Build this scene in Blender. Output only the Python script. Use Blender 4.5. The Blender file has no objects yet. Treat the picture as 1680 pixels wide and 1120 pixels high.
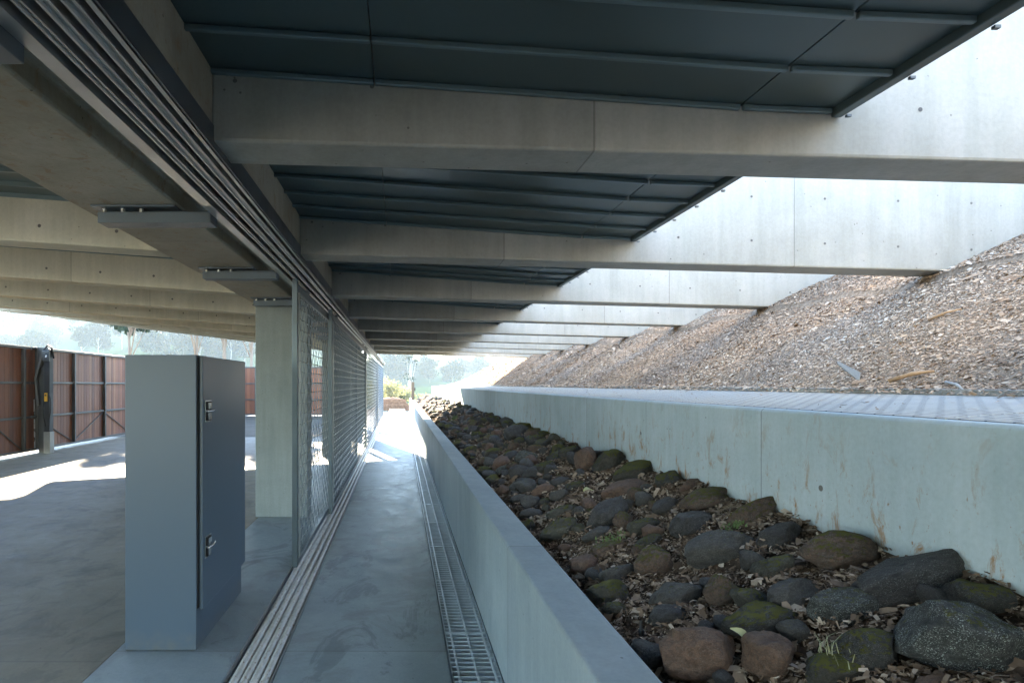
import bpy, bmesh, math, random
import numpy as np
from mathutils import Vector, noise as mnoise

S = bpy.context.scene
COL = S.collection
R = math.radians
EYE = 1.6
F, VX, VY = 950.0, 657.0, 630.0          # focal length and vanishing point in photo pixels
rnd = random.Random(7)

# ------------------------------------------------------------------ objects
def tag(o, label=None, cat=None, group=None, kind=None):
    if label: o['label'] = label
    if cat: o['category'] = cat
    if group: o['group'] = group
    if kind: o['kind'] = kind
    return o

def empty(name, loc, label=None, cat=None, group=None):
    o = bpy.data.objects.new(name, None); COL.objects.link(o)
    o.location = loc; o.empty_display_size = .1
    return tag(o, label, cat, group)

def base_of(o):
    v = Vector((0, 0, 0))
    while o is not None:
        v += o.location; o = o.parent
    return v

class MB:
    """collects world-space geometry for ONE mesh object"""
    def __init__(s): s.v = []; s.f = []; s.m = []
    def add(s, vs, fs, m=0):
        n = len(s.v); s.v += [tuple(p) for p in vs]
        for f in fs: s.f.append([n+i for i in f]); s.m.append(m)
    def box(s, x0, x1, y0, y1, z0, z1, m=0):
        s.add([(x0,y0,z0),(x1,y0,z0),(x1,y1,z0),(x0,y1,z0),(x0,y0,z1),(x1,y0,z1),(x1,y1,z1),(x0,y1,z1)],
              [(0,3,2,1),(4,5,6,7),(0,1,5,4),(1,2,6,5),(2,3,7,6),(3,0,4,7)], m)
    def hexa(s, p, m=0):
        s.add(p, [(0,3,2,1),(4,5,6,7),(0,1,5,4),(1,2,6,5),(2,3,7,6),(3,0,4,7)], m)
    def prism_y(s, prof, y0, y1, m=0):        # prof: (x,z) counter-clockwise seen from -Y
        n = len(prof)
        vs = [(x,y0,z) for x,z in prof]+[(x,y1,z) for x,z in prof]
        fs = [tuple(range(n)), tuple(range(2*n-1, n-1, -1))]
        for i in range(n):
            j = (i+1) % n; fs.append((i, n+i, n+j, j))
        s.add(vs, fs, m)
    def prism_x(s, prof, x0, x1, m=0):        # prof: (y,z)
        n = len(prof)
        vs = [(x0,y,z) for y,z in prof]+[(x1,y,z) for y,z in prof]
        fs = [tuple(range(n-1,-1,-1)), tuple(range(n, 2*n))]
        for i in range(n):
            j = (i+1) % n; fs.append((i, j, n+j, n+i))
        s.add(vs, fs, m)
    def tube(s, pts, r, n=6, m=0, cap=True):
        pts = [Vector(p) for p in pts]; rings = []
        if not hasattr(r, '__len__'): r = [r]*len(pts)
        for i, p in enumerate(pts):
            d = (pts[min(i+1, len(pts)-1)]-pts[max(i-1, 0)])
            if d.length < 1e-9: d = Vector((0,0,1))
            d.normalize()
            a = Vector((0,0,1)) if abs(d.z) < .9 else Vector((1,0,0))
            u = d.cross(a).normalized(); w = u.cross(d).normalized()
            rings.append([p+r[i]*(math.cos(t)*u+math.sin(t)*w) for t in [2*math.pi*(k+.5)/n for k in range(n)]])
        vs = [q for g in rings for q in g]; fs = []
        for i in range(len(pts)-1):
            for k in range(n):
                l = (k+1) % n
                fs.append((i*n+k, i*n+l, (i+1)*n+l, (i+1)*n+k))
        if cap:
            fs.append(tuple(range(n-1,-1,-1))); fs.append(tuple(range((len(pts)-1)*n, len(pts)*n)))
        s.add(vs, fs, m)
    def disc_y(s, x, y, z, r, n=10, m=0):     # faces the camera (-Y)
        s.add([(x+r*math.cos(2*math.pi*k/n), y, z+r*math.sin(2*math.pi*k/n)) for k in range(n)], [tuple(range(n))], m)
    def build(s, name, mats, parent=None, bevel=0, smooth=False, loc=None):
        me = bpy.data.meshes.new(name)
        off = base_of(parent) if parent is not None else Vector(loc or (0,0,0))
        me.from_pydata([(a-off.x, b-off.y, c-off.z) for a,b,c in s.v], [], s.f)
        if not isinstance(mats, (list, tuple)): mats = [mats]
        for m in mats: me.materials.append(m)
        me.polygons.foreach_set('material_index', s.m)
        if smooth: me.polygons.foreach_set('use_smooth', [True]*len(s.f))
        me.validate(); me.update()
        o = bpy.data.objects.new(name, me); COL.objects.link(o)
        if parent is not None: o.parent = parent
        else: o.location = off
        if bevel:
            b = o.modifiers.new('bevel', 'BEVEL'); b.width = bevel; b.segments = 2; b.limit_method = 'ANGLE'; b.angle_limit = R(40)
        return o

def np_mesh(name, verts, quads, mats, attr=None, parent=None, smooth=False):
    me = bpy.data.meshes.new(name)
    nv, nf = len(verts), len(quads); k = quads.shape[1]
    me.vertices.add(nv); me.vertices.foreach_set('co', verts.astype(np.float32).ravel())
    me.loops.add(nf*k); me.loops.foreach_set('vertex_index', quads.astype(np.int32).ravel())
    me.polygons.add(nf); me.polygons.foreach_set('loop_start', np.arange(nf, dtype=np.int32)*k)
    me.polygons.foreach_set('loop_total', np.full(nf, k, np.int32))
    if smooth: me.polygons.foreach_set('use_smooth', np.ones(nf, bool))
    for m in (mats if isinstance(mats, (list, tuple)) else [mats]): me.materials.append(m)
    if attr is not None:
        a = me.attributes.new('tint', 'FLOAT', 'POINT'); a.data.foreach_set('value', attr.astype(np.float32))
    me.update(calc_edges=True); me.validate()
    o = bpy.data.objects.new(name, me); COL.objects.link(o)
    if parent is not None: o.parent = parent
    return o

def copy_tree(o, parent=None):
    c = o.copy(); COL.objects.link(c)
    if parent is not None: c.parent = parent
    for ch in list(o.children): copy_tree(ch, c)
    return c

# ------------------------------------------------------------------ materials
class NT:
    def __init__(s, name):
        s.m = bpy.data.materials.new(name); s.m.use_nodes = True
        s.t = s.m.node_tree; s.b = s.t.nodes['Principled BSDF']
    def n(s, ty, ins=None, **kw):
        o = s.t.nodes.new(ty)
        for k, v in kw.items(): setattr(o, k, v)
        for k, v in (ins or {}).items(): s.set(o.inputs[k], v)
        return o
    def set(s, inp, v):
        if isinstance(v, bpy.types.NodeSocket): s.t.links.new(v, inp)
        else: inp.default_value = v
    def coord(s, scale=(1,1,1), kind='Object'):
        c = s.n('ShaderNodeTexCoord')
        return s.n('ShaderNodeMapping', {'Vector': c.outputs[kind], 'Scale': scale}).outputs[0]
    def noise(s, vec, scale, detail=5, rough=.55, dist=0):
        return s.n('ShaderNodeTexNoise', {'Vector': vec, 'Scale': scale, 'Detail': detail, 'Roughness': rough, 'Distortion': dist}).outputs['Fac']
    def ramp(s, fac, stops, interp='LINEAR'):
        r = s.n('ShaderNodeValToRGB', {'Fac': fac}); e = r.color_ramp.elements; r.color_ramp.interpolation = interp
        while len(e) < len(stops): e.new(.5)
        for i, (p, c) in enumerate(stops):
            e[i].position = p; e[i].color = (c, c, c, 1) if not hasattr(c, '__len__') else (*c, 1)
        return r.outputs['Color']
    def mix(s, fac, a, b, blend='MIX'):
        m = s.n('ShaderNodeMix', data_type='RGBA', blend_type=blend)
        s.set(m.inputs[0], fac)
        for i, v in ((6, a), (7, b)):
            s.set(m.inputs[i], v if isinstance(v, bpy.types.NodeSocket) else ((*v, 1) if hasattr(v, '__len__') else (v, v, v, 1)))
        return m.outputs[2]
    def math(s, op, a, b=0.0, c=0.0):
        m = s.n('ShaderNodeMath', operation=op)
        s.set(m.inputs[0], a); s.set(m.inputs[1], b)
        if op in ('MULTIPLY_ADD', 'COMPARE', 'WRAP'): s.set(m.inputs[2], c)
        return m.outputs[0]
    def bump(s, h, strength=.3, dist=.01, normal=None):
        b = s.n('ShaderNodeBump', {'Height': h, 'Strength': strength, 'Distance': dist})
        if normal is not None: s.set(b.inputs['Normal'], normal)
        return b.outputs[0]
    def out(s, spec=None, **kw):
        if spec is not None: s.b.inputs['Specular IOR Level'].default_value = spec
        for k, v in kw.items():
            k = {'color': 'Base Color', 'rough': 'Roughness', 'metal': 'Metallic', 'normal': 'Normal'}.get(k, k)
            if k == 'Base Color' and not isinstance(v, bpy.types.NodeSocket): v = (*v, 1)
            s.set(s.b.inputs[k], v)
        return s.m

def concrete(name, c0, c1, joint=None, rust=0.0, rough=.75, streak=.35, grime=None, wet=0.0, spec=.4, low=None):
    t = NT(name); v = t.coord()
    big = t.noise(v, 1.1, 6, .6, .6)
    col = t.mix(t.ramp(big, [(.32, 0), (.68, 1)]), c0, c1)
    sv = t.coord((7, 7, .55)); st = t.noise(sv, 1.6, 5, .65)
    k = 1-streak
    col = t.mix(t.ramp(st, [(.35, 1), (.62, 0)]), col, t.mix(1, col, (k*.98, k, k*.98), 'MULTIPLY'))
    fine = t.noise(v, 60, 4, .6)
    col = t.mix(t.ramp(fine, [(.3, .22), (.62, 0)]), col, t.mix(1, col, (.6, .6, .58), 'MULTIPLY'))
    mid = t.noise(v, 6, 6, .65, .4)
    col = t.mix(t.ramp(mid, [(.5, 0), (.72, .3)]), col, t.mix(1, col, (1.22, 1.2, 1.15), 'MULTIPLY'))
    # bug holes
    vo = t.n('ShaderNodeTexVoronoi', {'Vector': v, 'Scale': 16.0}, feature='F1')
    gate = t.noise(v, 9, 2)
    hole = t.math('MULTIPLY', t.math('LESS_THAN', vo.outputs['Distance'], .075), t.math('GREATER_THAN', gate, .56))
    col = t.mix(t.math('MULTIPLY', hole, .65), col, (.07, .065, .06))
    if rust:
        rn = t.noise(t.coord((5, 5, 2.2)), 2.4, 8, .75, .5)
        lm = 1.0
        if low:
            cz = t.n('ShaderNodeSeparateXYZ', {'Vector': t.n('ShaderNodeTexCoord').outputs['Object']}).outputs['Z']
            lm = t.n('ShaderNodeMapRange', {'Value': cz, 'From Min': low[1], 'From Max': low[0], 'To Min': .3, 'To Max': 1.25}).outputs[0]
        col = t.mix(t.math('MULTIPLY', t.ramp(rn, [(.54, 0), (.64, rust), (.8, rust)]), lm), col, (.33, .19, .085))
        r2 = t.noise(t.coord((9, 11, 7)), 4.0, 6, .7)
        col = t.mix(t.math('MULTIPLY', t.ramp(r2, [(.63, 0), (.69, rust*1.2)]), lm), col, (.28, .165, .085))
    if grime:
        gn = t.noise(v, 1.7, 8, .7, .8)
        col = t.mix(t.ramp(gn, [(.5, 0), (.66, .7)]), col, grime)
    h = t.math('ADD', t.math('MULTIPLY', fine, .25), t.math('MULTIPLY', mid, .5))
    h = t.math('SUBTRACT', h, t.math('MULTIPLY', hole, .8))
    if joint:
        ax, pitch, off = joint
        c = t.n('ShaderNodeTexCoord'); sx = t.n('ShaderNodeSeparateXYZ', {'Vector': c.outputs['Object']})
        x = t.math('ADD', sx.outputs[ax], off)
        d = t.math('ABSOLUTE', t.math('SUBTRACT', t.math('FRACT', t.math('DIVIDE', x, pitch)), .5))
        ln = t.math('LESS_THAN', d, .004/pitch)
        col = t.mix(t.math('MULTIPLY', ln, .45), col, (.09, .085, .08))
        h = t.math('SUBTRACT', h, t.math('MULTIPLY', ln, .6))
        # each pour has its own tone
        idx = t.math('FLOOR', t.math('ADD', t.math('DIVIDE', x, pitch), .5))
        wn = t.n('ShaderNodeTexWhiteNoise', {'W': idx}, noise_dimensions='1D')
        col = t.mix(1, col, t.ramp(wn.outputs['Value'], [(0, .9), (1, 1.06)]), 'MULTIPLY')
    rr = t.ramp(mid, [(.3, rough-.12), (.7, rough+.1)])
    if wet:
        wn_ = t.noise(t.coord((1, .55, 1)), 2.1, 8, .72, .9); wm = t.ramp(wn_, [(.545, 0), (.585, wet)])
        col = t.mix(wm, col, t.mix(1, col, (.52, .53, .54), 'MULTIPLY'))
        rr = t.mix(wm, rr, .45)
    return t.out(color=col, rough=rr, normal=t.bump(h, .35, .006), spec=spec)

def steel(name, c, rough=.4, metal=.7, var=.25, scale=3):
    t = NT(name); v = t.coord()
    n = t.noise(v, scale, 5, .6); col = t.mix(t.ramp(n, [(.3, 0), (.7, 1)]), tuple(x*(1-var) for x in c), tuple(x*(1+var) for x in c))
    rn = t.noise(v, scale*2, 3)
    return t.out(color=col, rough=t.ramp(rn, [(.3, rough-.08), (.7, rough+.1)]), metal=metal, normal=t.bump(t.noise(v, 3.5, 2), .03, .004))

M = {}
M['beam'] = concrete('beam_concrete', (.35, .342, .305), (.455, .447, .41), ('X', 2.1, 1.0), streak=.12)
M['cant'] = concrete('lit_beam_concrete', (.52, .49, .39), (.63, .60, .50), ('X', 2.1, 1.0), streak=.12)  # beam concrete again, paler and warmer: bounced floor light put into the colour
M['edge'] = concrete('edge_beam_concrete', (.36, .32, .25), (.52, .48, .40), ('Y', 3.6, .3), rust=.5, streak=.1)
M['lowwall'] = concrete('kerb_wall_concrete', (.25, .305, .32), (.335, .385, .40), ('Y', 2.75, .6), streak=.09, rust=.0)
M['tallwall'] = concrete('retaining_wall_concrete', (.42, .50, .535), (.53, .605, .64), ('Y', 1.22, .35), rust=.85, streak=.10, low=(1.08, 1.40))
M['column'] = concrete('column_concrete', (.235, .268, .265), (.315, .35, .345), streak=.12)
M['path'] = concrete('path_concrete', (.25, .293, .303), (.335, .378, .385), ('Y', 3.45, -1.75), rough=.5, streak=.05, grime=(.19, .20, .195), wet=.6)
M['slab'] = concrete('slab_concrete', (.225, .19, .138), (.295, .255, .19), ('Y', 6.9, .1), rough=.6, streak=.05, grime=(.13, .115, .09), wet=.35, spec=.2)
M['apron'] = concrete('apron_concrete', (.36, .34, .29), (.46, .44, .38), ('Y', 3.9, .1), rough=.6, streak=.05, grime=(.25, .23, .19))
M['asphalt'] = concrete('worn_yard_paving', (.085, .075, .06), (.13, .115, .095), rough=.9, streak=.05, spec=.05)
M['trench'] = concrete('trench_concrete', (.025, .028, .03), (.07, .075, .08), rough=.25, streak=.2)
M['tie'] = steel('hole_shade', (.13, .125, .12), .9, 0)  # flat discs; the shade inside a hole is put into the colour
M['roof'] = steel('roof_sheet', (.085, .122, .128), .36, .35, .08, .6)
M['roofrib'] = steel('roof_rib', (.15, .205, .22), .4, .35, .08, .6)  # lighter than the sheet: light caught by rib faces is in the colour
M['track'] = steel('galvanised_track', (.45, .455, .45), .36, .6, .15, 6)
M['trackdark'] = steel('track_slot', (.035, .042, .045), .6, .3)
M['fascia'] = steel('track_fascia', (.10, .115, .13), .45, .5)
M['bracket'] = steel('bracket_steel', (.095, .12, .14), .5, .2, .15)
M['bolt'] = steel('zinc_bolt', (.62, .62, .60), .3, .9)
t = NT('cabinet_paint'); n_ = t.noise(t.coord((1, 1, .3)), 2, 5, .6); dn = t.noise(t.coord(), 14, 6, .7)
cz = t.n('ShaderNodeSeparateXYZ', {'Vector': t.n('ShaderNodeTexCoord').outputs['Object']}).outputs['Z']
dirt = t.math('MULTIPLY', t.n('ShaderNodeMapRange', {'Value': cz, 'From Min': .14, 'From Max': 0.0}).outputs[0], t.ramp(dn, [(.35, 0), (.65, .6)]))
M['paint'] = t.out(color=t.mix(dirt, t.mix(n_, (.074, .106, .143), (.082, .116, .155)), (.15, .145, .125)), rough=.36, spec=.4)
M['gap'] = steel('near_black', (.012, .013, .015), .8, 0)  # near-black fill for the door gap, handle recesses and far windows
M['chrome'] = steel('chrome', (.75, .75, .74), .16, 1.0, .08)
M['gatesteel'] = steel('gate_frame_steel', (.13, .165, .19), .38, .6, .15)
M['wireshaded'] = steel('gate_wire_shaded', (.15, .185, .215), .45, .3, .1)  # one galvanised wire: shade in the uprights' colour, light in the level ones'
M['wire'] = steel('gate_wire', (.30, .33, .35), .36, .6, .1)
M['galv'] = steel('galvanised_grate', (.66, .70, .73), .4, .3, .12, 9)
M['darksteel'] = steel('dark_frame_steel', (.085, .080, .070), .5, .3, .2)
M['armsteel'] = steel('arm_steel', (.075, .075, .07), .42, .4, .2)
M['rubber'] = steel('black_rubber', (.015, .015, .016), .6, 0)
M['sleeve'] = steel('grey_sleeve', (.30, .29, .26), .5, .3)
M['yellow'] = steel('yellow_plastic', (.75, .42, .04), .45, 0, .1)
M['lens'] = steel('lamp_glass', (.7, .7, .7), .1, 0)

def rail_mat():
    t = NT('worn_floor_rail'); v = t.coord()
    n = t.noise(v, 9, 6, .7); n2 = t.noise(t.coord((3, 1, 3)), 22, 5, .7)
    col = t.mix(t.ramp(n, [(.35, 0), (.65, 1)]), (.38, .38, .35), (.52, .51, .48))
    col = t.mix(t.ramp(n2, [(.57, 0), (.66, .8)]), col, (.20, .12, .07))
    return t.out(color=col, rough=.5, metal=.25, normal=t.bump(n2, .1, .003))
M['rail'] = rail_mat()

def timber():
    t = NT('hardwood_boards'); c = t.n('ShaderNodeTexCoord')
    sx = t.n('ShaderNodeSeparateXYZ', {'Vector': c.outputs['Object']})
    a = t.math('ADD', sx.outputs['X'], sx.outputs['Y'])
    idx = t.math('FLOOR', t.math('DIVIDE', a, .135))
    wn = t.n('ShaderNodeTexWhiteNoise', {'W': idx}, noise_dimensions='1D')
    col = t.ramp(wn.outputs['Value'], [(0, (.15, .050, .022)), (.45, (.24, .082, .034)), (.8, (.31, .115, .048)), (1, (.38, .165, .070))])
    g = t.noise(t.coord((30, 30, 1.2)), 2.0, 6, .7)
    col = t.mix(t.ramp(g, [(.35, .55), (.6, 0)]), col, t.mix(1, col, (.5, .46, .44), 'MULTIPLY'))
    return t.out(color=col, rough=.6, normal=t.bump(g, .2, .004))
M['timber'] = timber()

def tint_mat(name, stops, rough=.8, trans=0.0):
    t = NT(name); a = t.n('ShaderNodeAttribute', attribute_name='tint')
    col = t.ramp(a.outputs['Fac'], stops)
    n = t.noise(t.coord(), 90, 3)
    col = t.mix(t.ramp(n, [(.3, .4), (.7, 0)]), col, t.mix(1, col, (.55, .53, .5), 'MULTIPLY'))
    m = t.out(color=col, rough=rough, spec=.08)
    if trans:
        tr = t.n('ShaderNodeBsdfTranslucent', {'Color': t.mix(1, col, (1.2, 1.25, .8), 'MULTIPLY')})
        mx = t.n('ShaderNodeMixShader', {0: trans, 1: t.b.outputs[0], 2: tr.outputs[0]})
        t.t.links.new(mx.outputs[0], t.t.nodes['Material Output'].inputs['Surface'])
    return m
M['mulchchip'] = tint_mat('mulch_chips', [(0, (.20, .130, .084)), (.25, (.36, .255, .175)), (.55, (.50, .375, .27)), (.85, (.60, .49, .38)), (1, (.70, .63, .53))])
M['bedchip'] = tint_mat('bed_chips', [(0, (.06, .042, .030)), (.35, (.18, .128, .092)), (.7, (.35, .275, .21)), (1, (.56, .48, .40))])
M['mulch'] = None
def soil(name, a, b, sc=30):
    t = NT(name); v = t.coord(); n = t.noise(v, sc, 6, .7); n2 = t.noise(v, 2, 4)
    col = t.mix(t.ramp(n, [(.35, 0), (.65, 1)]), a, b)
    col = t.mix(t.ramp(n2, [(.35, .35), (.6, 0)]), col, t.mix(1, col, (.6, .58, .56), 'MULTIPLY'))
    return t.out(color=col, rough=.95, spec=.05, normal=t.bump(n, .6, .02))
M['mulch'] = soil('mulch_base', (.14, .105, .075), (.34, .27, .20))
M['bed'] = soil('bed_base', (.035, .025, .018), (.12, .085, .06))
M['earth'] = soil('brown_earth', (.16, .085, .05), (.32, .19, .12), 8)

def ground_mat():
    t = NT('grass_ground'); v = t.coord(); n = t.noise(v, .05, 6, .6); n2 = t.noise(v, 1.5, 5, .7)
    col = t.mix(t.ramp(n, [(.35, 0), (.65, 1)]), (.018, .042, .018), (.03, .06, .026))
    col = t.mix(t.ramp(n2, [(.4, .5), (.6, 0)]), col, t.mix(1, col, (.65, .65, .6), 'MULTIPLY'))
    g = t.n('ShaderNodeTexCoord'); sx = t.n('ShaderNodeSeparateXYZ', {'Vector': g.outputs['Object']})
    near = t.math('LESS_THAN', sx.outputs['Y'], t.math('ADD', 46.0, t.math('MULTIPLY', n2, 9)))
    col = t.mix(near, col, t.mix(n2, (.30, .27, .22), (.44, .40, .34)))
    return t.out(color=col, rough=.95, spec=0)
M['ground'] = ground_mat()

def rock_mat(name, a, b, moss=0.0, lichen=0.0, rusty=0.0, mossc=(.125, .125, .016)):
    t = NT(name); v = t.coord(); oi = t.n('ShaderNodeObjectInfo')
    off = t.n('ShaderNodeVectorMath', {0: v, 1: oi.outputs['Random']}, operation='ADD')
    sc = t.n('ShaderNodeVectorMath', {0: oi.outputs['Location'], 1: v}, operation='ADD').outputs[0]
    n = t.noise(sc, 7, 7, .65, .6); n2 = t.noise(sc, 55, 5, .7)
    col = t.mix(t.ramp(n, [(.38, 0), (.62, 1)]), a, b)
    col = t.mix(t.ramp(n2, [(.38, .85), (.58, 0)]), col, t.mix(1, col, (.38, .38, .38), 'MULTIPLY'))
    nv = t.noise(sc, 21, 5, .75, .5)
    col = t.mix(t.ramp(nv, [(.52, 0), (.66, .7)]), col, t.mix(1, col, (1.9, 1.85, 1.75), 'MULTIPLY'))
    if rusty:
        n5 = t.noise(sc, 4.3, 4, .6, .3)
        col = t.mix(t.ramp(n5, [(.48, 0), (.6, rusty)]), col, (.20, .115, .075))
    if lichen:
        n3 = t.noise(sc, 38, 4, .75); n3b = t.noise(sc, 4, 3)
        lm = t.math('MULTIPLY', t.ramp(n3, [(.56, 0), (.61, 1)]), t.ramp(n3b, [(.38, 0), (.5, lichen)]))
        col = t.mix(lm, col, (.45, .50, .46))
    h = t.math('ADD', t.math('MULTIPLY', n, .5), t.math('MULTIPLY', n2, .35))
    rr = .62
    if moss:
        ge = t.n('ShaderNodeNewGeometry'); sx = t.n('ShaderNodeSeparateXYZ', {'Vector': ge.outputs['Normal']})
        n4 = t.noise(sc, 5, 5, .7); n6 = t.noise(sc, 130, 3, .7)
        mm = t.math('ADD', t.math('MULTIPLY', n4, 1.0), t.math('MULTIPLY', sx.outputs['Z'], .28))
        mm = t.ramp(mm, [(.84-.24*moss, 0), (.97-.24*moss, .92)])
        mc = t.mix(n6, tuple(x*.45 for x in mossc), tuple(x*1.5 for x in mossc))
        col = t.mix(mm, col, mc)
        h = t.math('ADD', h, t.math('MULTIPLY', mm, t.math('MULTIPLY', n6, 1.6)))
        rr = t.mix(mm, .62, .95)
    return t.out(color=col, rough=rr, normal=t.bump(h, .9, .02), spec=.35)
RM = {
 'dark':  rock_mat('dark_basalt', (0.0336, 0.0320, 0.0336), (0.0680, 0.0624, 0.0608), 0, .35),
 'darkm': rock_mat('dark_mossy_basalt', (0.0320, 0.0320, 0.0320), (0.0680, 0.0624, 0.0576), .78, .35),
 'grey':  rock_mat('grey_basalt', (0.0520, 0.0496, 0.0480), (0.1000, 0.0920, 0.0864), .12, .3),
 'brown': rock_mat('brown_stone', (.098, .058, .040), (.160, .102, .073), 0, .2, .5),
 'brownm':rock_mat('brown_mossy_stone', (0.0760, 0.0520, 0.0384), (0.1320, 0.0920, 0.0704), .68, .3, .4),
 'moss':  rock_mat('mossy_stone', (0.0400, 0.0384, 0.0320), (0.0800, 0.0720, 0.0600), .95, .15),
 'lich':  rock_mat('lichen_stone', (0.0320, 0.0360, 0.0360), (0.0760, 0.0760, 0.0736), .35, 1.0),
 'olive': rock_mat('olive_stone', (0.0496, 0.0480, 0.0384), (0.1000, 0.0920, 0.0720), .6, .3),
}

# ------------------------------------------------------------------ camera, sun, sky
cam = bpy.data.cameras.new('camera'); co = bpy.data.objects.new('camera', cam); COL.objects.link(co)
co.location = (0, 0, EYE); co.rotation_euler = (R(90), 0, 0)
cam.sensor_width = 36; cam.lens = F/1680*36; cam.sensor_fit = 'HORIZONTAL'
cam.shift_x = (840-VX)/1680; cam.shift_y = (VY-560)/1680
cam.clip_start = .05; cam.clip_end = 5000
S.camera = co

SUN_EL, SUN_AZ = 23.0, -17.0
sl = bpy.data.lights.new('sun', 'SUN'); so = bpy.data.objects.new('sun', sl); COL.objects.link(so)
sl.energy = 5.0; sl.angle = R(.5); sl.color = (1, .84, .62)
sd = Vector((math.sin(R(SUN_AZ))*math.cos(R(SUN_EL)), math.cos(R(SUN_AZ))*math.cos(R(SUN_EL)), math.sin(R(SUN_EL))))
so.rotation_euler = sd.to_track_quat('Z', 'Y').to_euler(); so.location = sd*60
W = bpy.data.worlds.new('World'); S.world = W; W.use_nodes = True
bg = W.node_tree.nodes['Background']; sky = W.node_tree.nodes.new('ShaderNodeTexSky')
sky.sky_type = 'NISHITA'; sky.sun_disc = False; sky.sun_elevation = R(SUN_EL); sky.sun_rotation = R(SUN_AZ % 360)
sky.dust_density = .1; sky.air_density = 1.0; sky.ozone_density = 2.6
W.node_tree.links.new(sky.outputs[0], bg.inputs[0]); bg.inputs[1].default_value = .15
S.view_settings.view_transform = 'Standard'; S.view_settings.look = 'None'; S.view_settings.gamma = 1
S.view_settings.exposure = 3.7
S.render.engine = 'CYCLES'
S.cycles.use_denoising = True
S.cycles.max_bounces = 8; S.cycles.diffuse_bounces = 6; S.cycles.glossy_bounces = 4; S.cycles.volume_bounces = 0
S.cycles.transparent_max_bounces = 8
S.cycles.sample_clamp_indirect = 6
S.cycles.caustics_reflective = False; S.cycles.caustics_refractive = False

# ------------------------------------------------------------------ ground
def sstep(a, b, x):
    x = np.clip((x-a)/(b-a), 0, 1); return x*x*(3-2*x)
def terrain(x, y):
    x = np.asarray(x, float); y = np.asarray(y, float)
    fall = -9*sstep(38, 105, y)
    k = 1+.95*sstep(15, 110, -x)-.15*sstep(10, 80, x)
    rise = np.clip(y-115, 0, 310)*.095*k
    rise = rise*sstep(100, 200, y)+0*y
    bumps = (np.sin(x*.021+y*.013)*2.2+np.sin(x*.047-y*.031)*1.1)*sstep(90, 200, y)
    return -.22+fall+rise+bumps
def grid(xs, ys, fn):
    X, Y = np.meshgrid(xs, ys); Z = fn(X, Y)
    v = np.stack([X.ravel(), Y.ravel(), Z.ravel()], 1)
    nx, ny = len(xs), len(ys); i = np.arange(nx-1)[None, :]+np.arange(ny-1)[:, None]*nx
    q = np.stack([i, i+1, i+1+nx, i+nx], -1).reshape(-1, 4)
    return v, q
xs = np.concatenate([np.linspace(-900, -260, 14), np.linspace(-240, 240, 61), np.linspace(260, 900, 14)])
ys = np.concatenate([np.linspace(-300, 30, 20), np.linspace(34, 460, 80), np.linspace(480, 1100, 14)])
v, q = grid(xs, ys, terrain)
tag(np_mesh('ground', v, q, M['ground'], smooth=True), kind='structure')

# slabs
def slab(name, x0, x1, y0, y1, z0, z1, m, bevel=.006):
    b = MB(); b.box(x0, x1, y0, y1, z0, z1); return tag(b.build(name, m, bevel=bevel), kind='structure')
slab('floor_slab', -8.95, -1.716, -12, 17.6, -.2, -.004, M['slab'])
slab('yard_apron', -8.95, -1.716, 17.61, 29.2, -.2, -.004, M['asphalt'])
slab('gate_threshold', -1.712, -.958, -12, 29.2, -.2, 0, M['path'])
slab('rail_recess', -.958, -.694, -12, 28.6, -.2, -.028, M['path'], 0)
slab('path', -.694, .276, -12, 37.5, -.2, 0, M['path'])
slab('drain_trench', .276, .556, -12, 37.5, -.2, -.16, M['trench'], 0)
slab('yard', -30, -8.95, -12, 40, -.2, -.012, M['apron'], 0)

# ------------------------------------------------------------------ pavilion
PITCH = 1.95
BY = lambda k: 2.24+PITCH*k
TH = .24
KS = range(-7, 9)
pav = empty('concrete_pavilion', (-1.4, 6, 0), 'long open concrete shelter with deep cross beams and a dark metal roof over the path', 'building')
SOF = EYE+.96
b = MB()
prof = [(-1.75, SOF), (-1.20, SOF), (-1.20, SOF+.085), (-1.06, SOF+.085), (-1.06, EYE+.985), (-.73, EYE+.985), (-.73, EYE+1.75), (-1.75, EYE+1.75)]
b.prism_y(prof, -11.5, BY(8)+TH)
b.build('edge_beam', M['edge'], pav, bevel=.012)
def soff_r(x): return EYE+.94-.026*(x+.72)
def lslope(k): return .065+.012*max(0, k-4)
def left_pt(k, x):           # bottom of the cantilever beams left of the edge beam
    d = -1.75-x
    return BY(k)-.022*max(0, k)*d, SOF+.004+lslope(k)*d
LE = -8.0
TOPR = EYE+1.78
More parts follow.
